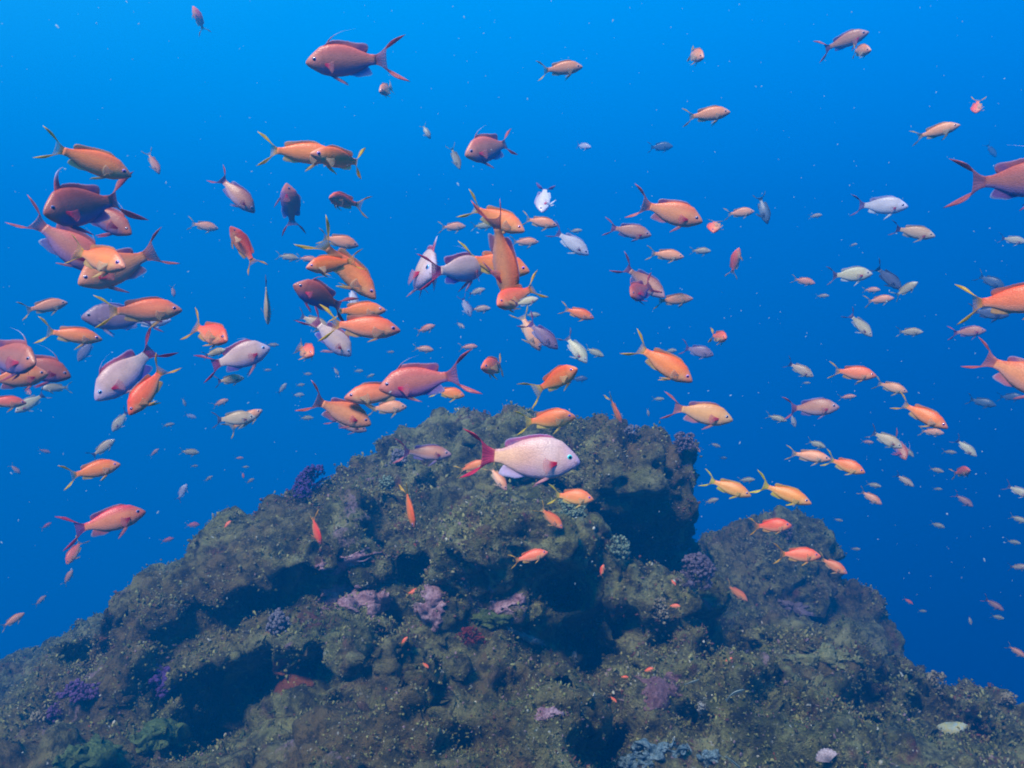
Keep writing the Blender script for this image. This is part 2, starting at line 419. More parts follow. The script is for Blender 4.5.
# colours: back, side, belly, head, tail edge, tail web, dorsal, anal/pelvic, pectoral, eye ring, spot
K = {
 'o':  dict(back=(.94,.16,.03), side=(.95,.25,.05), belly=(.86,.34,.14), head=(.82,.26,.14), te=(.95,.58,.03), tw=(.85,.48,.14), df=(.85,.33,.10), af=(.86,.56,.20), pf=(.85,.62,.38), eye=(.28,.12,.50), spot=None, fil=.25, deep=1.0, twa=.30),
 'oy': dict(back=(.95,.15,.03), side=(.95,.24,.05), belly=(.95,.44,.12), head=(.92,.25,.09), te=(.92,.66,.03), tw=(.85,.60,.10), df=(.92,.28,.06), af=(.92,.68,.18), pf=(.88,.66,.30), eye=(.30,.08,.60), spot=None, fil=.3, deep=1.12, twa=.3),
 'y':  dict(back=(.80,.20,.03), side=(.82,.29,.05), belly=(.85,.44,.12), head=(.72,.27,.10), te=(.92,.72,.02), tw=(.85,.66,.06), df=(.80,.45,.05), af=(.85,.68,.08), pf=(.80,.62,.2), eye=(.2,.15,.35), spot=None, fil=.3, deep=.95, twa=.75),
 'r':  dict(back=(.94,.09,.03), side=(.95,.17,.055), belly=(.88,.34,.16), head=(.88,.17,.08), te=(.95,.52,.03), tw=(.85,.36,.08), df=(.84,.22,.06), af=(.85,.50,.12), pf=(.80,.50,.25), eye=(.14,.05,.30), spot=None, fil=.2, deep=1.05, twa=.32),
 'r2': dict(back=(.86,.13,.04), side=(.92,.22,.08), belly=(.80,.34,.20), head=(.68,.18,.12), te=(.92,.58,.03), tw=(.80,.42,.12), df=(.60,.18,.10), af=(.78,.46,.18), pf=(.7,.5,.3), eye=(.12,.05,.30), spot=None, fil=.25, deep=1.0, twa=.32),
 'p':  dict(back=(.72,.24,.11), side=(.76,.33,.17), belly=(.68,.42,.30), head=(.66,.32,.24), te=(.66,.46,.14), tw=(.6,.42,.25), df=(.62,.34,.20), af=(.66,.5,.3), pf=(.64,.55,.42), eye=(.05,.05,.12), spot=None, fil=.18, deep=1.0, twa=.4),
 'p2': dict(back=(.44,.28,.17), side=(.52,.37,.24), belly=(.6,.5,.38), head=(.55,.45,.36), te=(.16,.10,.20), tw=(.14,.12,.25), df=(.45,.36,.30), af=(.5,.48,.44), pf=(.6,.5,.45), eye=(.05,.05,.12), spot=(.5,.08,.16), fil=.1, deep=1.08, twa=.7),
 't':  dict(back=(.30,.24,.14), side=(.38,.33,.22), belly=(.48,.46,.38), head=(.45,.42,.34), te=(.45,.42,.25), tw=(.4,.4,.3), df=(.4,.36,.28), af=(.5,.48,.38), pf=(.5,.5,.42), eye=(.05,.05,.08), spot=None, fil=.1, deep=1.0, twa=.32),
 'm':  dict(back=(.66,.14,.10), side=(.54,.19,.13), belly=(.32,.17,.32), head=(.68,.23,.16), te=(.84,.20,.20), tw=(.60,.22,.30), df=(.62,.18,.20), af=(.36,.28,.58), pf=(.78,.30,.32), eye=(.04,.06,.26), spot=(.82,.03,.13), fil=.55, deep=1.30, twa=.6),
 'mo': dict(back=(.76,.17,.06), side=(.80,.29,.11), belly=(.66,.30,.20), head=(.78,.28,.15), te=(.84,.19,.14), tw=(.66,.24,.22), df=(.60,.16,.16), af=(.70,.25,.30), pf=(.82,.26,.28), eye=(.05,.08,.30), spot=(.78,.04,.10), fil=.35, deep=1.18, twa=.65),
 'm3': dict(back=(.40,.15,.11), side=(.52,.24,.15), belly=(.50,.32,.36), head=(.45,.24,.26), te=(.62,.14,.20), tw=(.36,.14,.28), df=(.28,.16,.36), af=(.34,.26,.50), pf=(.6,.3,.3), eye=(.05,.06,.2), spot=(.6,.05,.15), fil=.3, deep=1.05, twa=.8),
 'd':  dict(back=(.46,.09,.06), side=(.38,.12,.09), belly=(.20,.12,.28), head=(.50,.15,.10), te=(.66,.15,.16), tw=(.46,.16,.22), df=(.60,.16,.18), af=(.26,.10,.32), pf=(.65,.12,.2), eye=(.03,.05,.22), spot=(.75,.04,.12), fil=.7, deep=1.32, twa=.85),
 'd2': dict(back=(.22,.14,.20), side=(.30,.20,.26), belly=(.32,.27,.40), head=(.28,.19,.26), te=(.34,.12,.28), tw=(.2,.12,.34), df=(.18,.14,.40), af=(.45,.45,.7), pf=(.4,.3,.4), eye=(.03,.04,.12), spot=None, fil=.3, deep=1.15, twa=.85),
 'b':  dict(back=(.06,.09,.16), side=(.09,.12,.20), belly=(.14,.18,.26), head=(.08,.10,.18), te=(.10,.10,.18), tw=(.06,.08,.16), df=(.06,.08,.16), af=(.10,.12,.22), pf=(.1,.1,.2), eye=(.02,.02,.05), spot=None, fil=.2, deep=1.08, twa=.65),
 'w':  dict(back=(.45,.40,.48), side=(.60,.54,.60), belly=(.66,.66,.76), head=(.68,.62,.76), te=(.30,.16,.42), tw=(.28,.18,.44), df=(.55,.5,.75), af=(.85,.85,.92), pf=(.7,.6,.7), eye=(.05,.05,.2), spot=(.7,.05,.2), fil=.25, deep=1.12, twa=.8),
 'w2': dict(back=(.40,.36,.26), side=(.56,.47,.30), belly=(.66,.60,.50), head=(.5,.45,.42), te=(.20,.12,.28), tw=(.2,.14,.3), df=(.5,.45,.5), af=(.7,.7,.75), pf=(.6,.5,.5), eye=(.04,.04,.12), spot=(.6,.06,.2), fil=.15, deep=1.08, twa=.8),
 'wl': dict(back=(.56,.36,.34), side=(.66,.44,.37), belly=(.42,.34,.50), head=(.56,.44,.52), te=(.62,.08,.16), tw=(.50,.09,.22), df=(.62,.14,.24), af=(.30,.20,.60), pf=(.75,.35,.4), eye=(.1,.3,.6), spot=(.75,.04,.12), fil=.5, deep=1.25, twa=.65),
 'wm': dict(back=(.62,.32,.30), side=(.66,.36,.26), belly=(.52,.33,.40), head=(.60,.38,.44), te=(.82,.06,.14), tw=(.72,.08,.18), df=(.66,.16,.34), af=(.84,.66,.84), pf=(.86,.42,.42), eye=(.02,.50,.48), spot=(.82,.02,.08), fil=.4, deep=1.22, twa=.8),
}

def fish_mesh(name, kind, bend, tailspread, curl, seed, det, fold=0.0, horn=False):
    """one continuous body with fins; unit length snout-to-tail-root = 1, snout at x=+.5"""
    k = K[kind]; rs = np.random.RandomState(seed)
    V, C, Fc = [], [], []
    nr, nc = (34, 20) if det else (13, 10)
    deep = k['deep'] * rs.uniform(.91, 1.09)
    jit = rs.uniform(.90, 1.08, 3); hue = rs.uniform(-.035, .035)
    def cj(c): 
        c = np.asarray(c) * jit.mean(); c = c + np.array([0, hue, hue * .6]); return np.clip(c, 0.005, .95)
    up = lambda s: np.interp(s, UP_S, UP_Z) * deep
    lo = lambda s: np.interp(s, UP_S, LO_Z) * deep
    wd = lambda s: np.interp(s, UP_S, WD_Y)
    # body rings
    ss = np.linspace(0, 1, nr) ** 1.25
    for i, s in enumerate(ss):
        u, l, w = up(s), lo(s), wd(s)
        zc, hz = (u + l) / 2, (u - l) / 2
        for j in range(nc):
            a = 2 * math.pi * j / nc
            cz, sy = math.cos(a), math.sin(a)
            y = w * math.copysign(abs(sy) ** .85, sy) * (1 - .18 * cz * (1 if cz > 0 else .3)); z = zc + hz * math.copysign(abs(cz) ** 1.05, cz)
            V.append((.5 - s, y, z))
            h = cz                                    # 1 back, -1 belly
            c = mixv(k['side'], k['back'], sstep(.25, .85, h)); c = mixv(c, k['belly'], sstep(-.15, -.75, h) if False else float(sstep(.15, .8, -h)))
            c = mixv(c, k['head'], float(1 - sstep(.08, .26, s)))
            if kind in ('wm',): c = mixv(c, (.86, .48, .26), float(sstep(.5, .95, s)) * .8 * (h < .6)); c = mixv(c, (.66,.48,.44), float(np.exp(-((s-.34)/.17)**2))*.7)
            if kind in ('wl',): c = mixv(c, (.85, .60, .50), float(sstep(.6, .95, s)) * .6)
            if kind in ('y', 'o', 'r', 'r2', 'oy') : # bright streak under the eye
                c = mixv(c, (.90, .55, .22), float(np.exp(-((s - .2) / .07) ** 2) * np.exp(-((h + .25) / .25) ** 2)) * .55)
            if s < .035 : c = mixv(c, (.45, .35, .55) if kind in ('wm', 'wl', 'w') else c * .75, .6)
            if .015 < s < .06 and -.45 < h < -.05: c = c * .55                 # mouth line
            if .235 < s < .275 and abs(h) < .8 and det: c = c * .90           # gill cover edge
            C.append((*cj(c), 1))
    for i in range(nr - 1):
        for j in range(nc):
            a, b_ = i * nc + j, i * nc + (j + 1) % nc
            Fc.append((a, a + nc, b_ + nc, b_))
    Fc.append(tuple(range(nc))); Fc.append(tuple((nr - 1) * nc + j for j in reversed(range(nc))))
    # fin sheets: two faces closed round the rim
    def sheet(P, n_, colf, th=.004):
        P = np.asarray(P); nu, nv = P.shape[:2]; base = len(V)
        for side in (1, -1):
            for u in range(nu):
                for v in range(nv):
                    t = th * (1 - .75 * u / (nu - 1))
                    p = P[u, v] + np.asarray(n_) * t * side
                    V.append(tuple(p)); C.append(colf(u / (nu - 1), v / (nv - 1)))
        idx = lambda sd, u, v: base + sd * nu * nv + u * nv + v
        for u in range(nu - 1):
            for v in range(nv - 1):
                Fc.append((idx(0, u, v), idx(0, u + 1, v), idx(0, u + 1, v + 1), idx(0, u, v + 1)))
                Fc.append((idx(1, u, v), idx(1, u, v + 1), idx(1, u + 1, v + 1), idx(1, u + 1, v)))
        for u in range(nu - 1):
            for v in (0, nv - 1):
                f = (idx(0, u, v), idx(1, u, v), idx(1, u + 1, v), idx(0, u + 1, v)); Fc.append(f if v == 0 else f[::-1])
        for v in range(nv - 1):
            Fc.append((idx(0, nu - 1, v), idx(1, nu - 1, v), idx(1, nu - 1, v + 1), idx(0, nu - 1, v + 1)))
    # tail: lunate, streamers at both tips
    nu, nv = (10, 25) if det else (5, 9)
    P = np.zeros((nu, nv, 3)); fil = k['fil']
    f1, f2 = rs.uniform(.7, 1.15, 2)
    for u in range(nu):
        for v in range(nv):
            vv = -1 + 2 * v / (nv - 1); uu = u / (nu - 1)
            av = abs(vv)
            ln = (.135 if fil < .33 else .165) + .055 * av ** 2 + (.13 + .25 * fil * (f1 if vv > 0 else f2)) * av ** 5
            spread = tailspread * (.12 + .125 * uu ** .8 * (1 + .35 * fil))
            z = .052 * deep * vv + (spread * uu) * vv * (1 - .10 * av * uu)
            x = -.485 - ln * uu
            y = curl * (uu ** 2) * .10 + .012 * math.sin(vv * 5 + seed) * uu
            P[u, v] = (x, y, z + .004)
    def tcol(u, v):
        vv = abs(-1 + 2 * v)
        e = float(sstep(.58, .86, vv)); root = float(sstep(0, .3, u))
        c = mixv(k['tw'], k['te'], e); c = mixv(mixv(k['side'], k['te'], .5), c, root)
        al = lerp(lerp(1, k['twa'], root * float(sstep(.1, .8, u))), .98, e)
        c = c * (.86 + .20 * math.cos(v * 24 * math.pi)); al = al * (.90 + .10 * math.cos(v * 24 * math.pi)) if e < .5 else al
        return (*cj(c), min(al, .98))
    sheet(P, (0, 1, 0), tcol, .007)
    # dorsal
    nu, nv = (5, 22) if det else (3, 9)
    P = np.zeros((nu, nv, 3)); s0, s1 = .25, .87
    hmax = (.050 + .022 * (fil > .4)) * (1 - fold * .5)
    for v in range(nv):
        t = v / (nv - 1); s = lerp(s0, s1, t)
        hh = hmax * (.12 + .88 * sstep(-.02, .20, t)) * (1 - .18 * math.sin(t * 3.1)) * (1.0 + .35 * np.exp(-((t - .84) / .1) ** 2)) * (1 - sstep(.93, 1.0, t) * .75)
        if det: hh *= 1 + (.05 * math.cos(v * 2.9) if t < .6 else 0)
        for u in range(nu):
            uu = u / (nu - 1)
            P[u, v] = (.5 - s - uu * hh * (.55 + .6 * t), .012 * math.sin(t * 7 + seed) * uu, up(s) * .93 + hh * uu + .004)
    def dcol(u, v):
        c = mixv(k['back'], k['df'], float(sstep(0.0, .55, u)))
        if k['fil'] > .3 or kind in ('w', 'd2', 'm3'):
            c = mixv(c, (.70, .66, .92), float(sstep(.85, 1, u)) * (.8 if kind in ('wm', 'mo', 'm3', 'wl', 'w', 'd2') else .4))
            c = mixv(c, (.10, .06, .32), float(np.exp(-((v - .85) / .1) ** 2)) * .7 * (1 - u * .5))
        return (*cj(c), lerp(.98, .75, u) if k['fil'] > .3 else lerp(.98, .6, u))
    sheet(P, (0, 1, 0), dcol, .006)
    if k['fil'] > .4 and det:                        # long third spine of the males
        n = 9; wb = .055 if horn else .018; fl = (.42 if horn else .30) * rs.uniform(.8, 1.25) * (k['fil'] / .5); P = np.zeros((n, 3, 3)); s = .31
        for u in range(n):
            uu = u / (n - 1)
            for v in range(3):
                P[u, v] = (.5 - s - fl * uu * ((.05 if horn else .35) + (.25 if horn else .75) * uu) - wb * (v - 1) * (1 - .85 * uu ** .6), .03 * uu * uu, up(s) * .9 + fl * uu * (1 - .45 * uu))
        sheet(P, (0, 1, 0), lambda u, v: (*cj(mixv(k['df'], (.80, .74, .90), float(sstep(.2, .6, u)))), .98), .006)
    # anal
    nu, nv = (5, 12) if det else (3, 6)
    P = np.zeros((nu, nv, 3)); s0, s1 = .60, .87
    for v in range(nv):
        t = v / (nv - 1); s = lerp(s0, s1, t)
        hh = (.070 if k['fil'] > .3 else .048) * (.35 + .65 * sstep(0, .3, t)) * (1 + .35 * np.exp(-((t - .7) / .2) ** 2)) * (1 - .8 * sstep(.85, 1, t))
        for u in range(nu):
            uu = u / (nu - 1)
            P[u, v] = (.5 - s - uu * hh * (.7 + .8 * t), .01 * math.sin(t * 5 + seed) * uu, lo(s) * .90 - hh * uu)
    acol = lambda u, v: (*cj(mixv(mixv(k['belly'], k['af'], float(sstep(0, .4, u))), (.86, .86, .95) if k['fil'] > .3 else k['af'], float(sstep(.75, 1, u)) * .8)), lerp(.98, .6, u))
    sheet(P, (0, 1, 0), acol, .006)
    # pelvics and pectorals
    for sd in (1, -1):
        nu, nv = (6, 5) if det else (3, 3)
        P = np.zeros((nu, nv, 3)); pl = .21 * (1.25 if k['fil'] > .4 else 1) * rs.uniform(.85, 1.1); dr = rs.uniform(.35, .8)
        for u in range(nu):
            uu = u / (nu - 1)
            for v in range(nv):
                vv = v / (nv - 1) - .5
                wdt = .085 * (1 - .75 * uu ** 1.5) * (.6 + 1.2 * uu * (1 - uu))
                P[u, v] = (.15 - pl * uu * .85 + vv * wdt * .4, sd * (.028 + .05 * uu), lo(.35) * .92 - pl * uu * dr + vv * wdt * -.9 * dr - .005)
        sheet(P, (0, 1, 0), lambda u, v: (*cj(mixv(k['belly'], k['af'] if k['fil'] < .4 else k['pf'], float(sstep(0, .4, u)))), lerp(.98, .85, u)), .005)
        # pectoral: fan from the flank
        nu, nv = (6, 7) if det else (3, 4)
        P = np.zeros((nu, nv, 3)); pl = .19 * rs.uniform(.85, 1.15); op = rs.uniform(.25, .75); th0 = rs.uniform(-.55, .05)
        for u in range(nu):
            uu = u / (nu - 1)
            for v in range(nv):
                th = th0 + (v / (nv - 1) - .5) * 1.0 * (.35 + .65 * uu)
                r = pl * uu * (1 - .12 * (v / (nv - 1) - .5) ** 2 * 4)
                P[u, v] = (.235 - r * math.cos(th) * math.cos(op), sd * (wd(.27) * .93 + r * math.sin(op) + .004), -.035 + r * math.sin(th) + (v / (nv - 1) - .5) * .035)
        def pcol(u, v):
            c = k['pf']; a = lerp(.8, .38, float(sstep(.1, .8, u)))
            if k['spot'] is not None and u < .55: return (*cj(mixv(k['spot'], c, float(sstep(.3, .55, u)))), .98)
            return (*cj(c), a)
        sheet(P, (0, 1, 0), pcol, .003)
    V = np.array(V)
    # lateral bend of the whole fish (swimming curve)
    s = np.clip(.5 - V[:, 0], 0, 1.6)
    V[:, 1] += bend * (s - .25) ** 2 * .55 * np.sign(s - .25) ** 2
    V[:, 0] += np.abs(bend) * .10 * np.clip(s - .3, 0, 2) ** 2
    me = bpy.data.meshes.new(name)
    me.from_pydata([tuple(v) for v in V], [], Fc)
    a = me.color_attributes.new('tint', 'FLOAT_COLOR', 'POINT')
    a.data.foreach_set('color', np.array(C, dtype=np.float32).ravel())
    me.polygons.foreach_set('use_smooth', [True] * len(me.polygons))
    me.materials.append(SKIN); me.update()
    return me, deep

def eye_mesh(kind):
    k = K[kind]; V, C, Fc = [], [], []; n = 14
    prof = [(0, .026, (.006, .006, .012)), (.009, .024, (.006, .006, .012)), (.0135, .021, (.01, .01, .03)), (.0145, .020, k['eye']), (.021, .014, k['eye']), (.0245, .009, tuple(min(1, .35 + c) for c in k['eye'])), (.028, .002, tuple(c * .6 for c in k['head'])), (.028, -.012, k['head'])]
    for r, y, c in prof:
        for j in range(n):
            a = 2 * math.pi * j / n
            V.append((r * math.cos(a), y * .62, r * math.sin(a))); C.append((*c, 1))
    for i in range(len(prof) - 1):
        for j in range(n):
            Fc.append((i * n + j, i * n + (j + 1) % n, (i + 1) * n + (j + 1) % n, (i + 1) * n + j))
    me = bpy.data.meshes.new('eye'); me.from_pydata(V, [], Fc)
    a = me.color_attributes.new('tint', 'FLOAT_COLOR', 'POINT'); a.data.foreach_set('color', np.array(C, dtype=np.float32).ravel())
    me.polygons.foreach_set('use_smooth', [True] * len(me.polygons)); me.materials.append(EYE)
    return me
_eyes = {}
REAL = {'m': .130, 'mo': .128, 'd': .132, 'd2': .130, 'w': .118, 'wl': .130, 'wm': .130, 'm3': .115, 'b': .12, 'w2': .10, 't': .072, 'p': .086, 'p2': .094}
def fish(i, x, y, L, a, w, kind, label, D=None, roll=0.0, bend=None, spread=None, group=None, horn=False):
    rs = np.random.RandomState(1000 + i)
    if w >= 42: w += 11; L *= 1.08
    real = REAL.get(kind, .105) * rs.uniform(.95, 1.06)
    if L < 34: real *= 1.28
    d = min(F * real / L, 8.0)
    if L < 12: d = min(d, 6.8) 
    if D: d = D
    loc, nor = hit(x, y)
    if loc is not None and d > loc.y - .07: d = loc.y - .07
    real = L * d / F
    det = L >= 24
    if bend is None: bend = rs.uniform(-.35, .35)
    if spread is None: spread = rs.uniform(.8, 1.15)
    me, deep = fish_mesh('anthias', kind, bend, spread, rs.uniform(-1, 1), i * 13 + 5, det, horn=horn)
    o = bpy.data.objects.new('anthias', me); col.objects.link(o)
    v = ray(x, y).normalized()
    right = v.cross(Vector((0, 0, 1))).normalized(); upv = right.cross(v).normalized()
    ca, sa = math.cos(R(a)), math.sin(R(a))
    inp = right * ca + upv * sa
    fwd = inp * math.cos(R(w)) - v * math.sin(R(w))
    dors = upv * ca - right * sa
    if ca < 0: dors = -dors
    side = dors.cross(fwd).normalized()          # y axis
    dors = fwd.cross(side).normalized()
    q = Matrix.Rotation(R(roll), 3, fwd)
    side, dors = q @ side, q @ dors
    sc = real / 1.33
    M = Matrix((( fwd.x, side.x, dors.x), (fwd.y, side.y, dors.y), (fwd.z, side.z, dors.z))).to_4x4()
    # body origin sits ahead of the middle of the whole fish
    o.matrix_world = Matrix.Translation(ray(x, y) * d + fwd * sc * .155) @ M @ Matrix.Scale(sc, 4)
    tag(o, label, 'fish', group or 'reef fish schooling over the boulder reef')
    if L >= 30:
        if kind not in _eyes: _eyes[kind] = eye_mesh(kind)
        for sd in (1, -1):
            e = bpy.data.objects.new('eye', _eyes[kind]); col.objects.link(e); e.parent = o
            s = .125; yy = np.interp(s, UP_S, WD_Y) * .86
            e.location = (.5 - s, sd * (yy - .006), .034 * deep); e.scale = (1.25, 1.25, 1.25); e.rotation_euler = (0, 0, R(-16 * sd) + (0 if sd > 0 else math.pi))
    return o
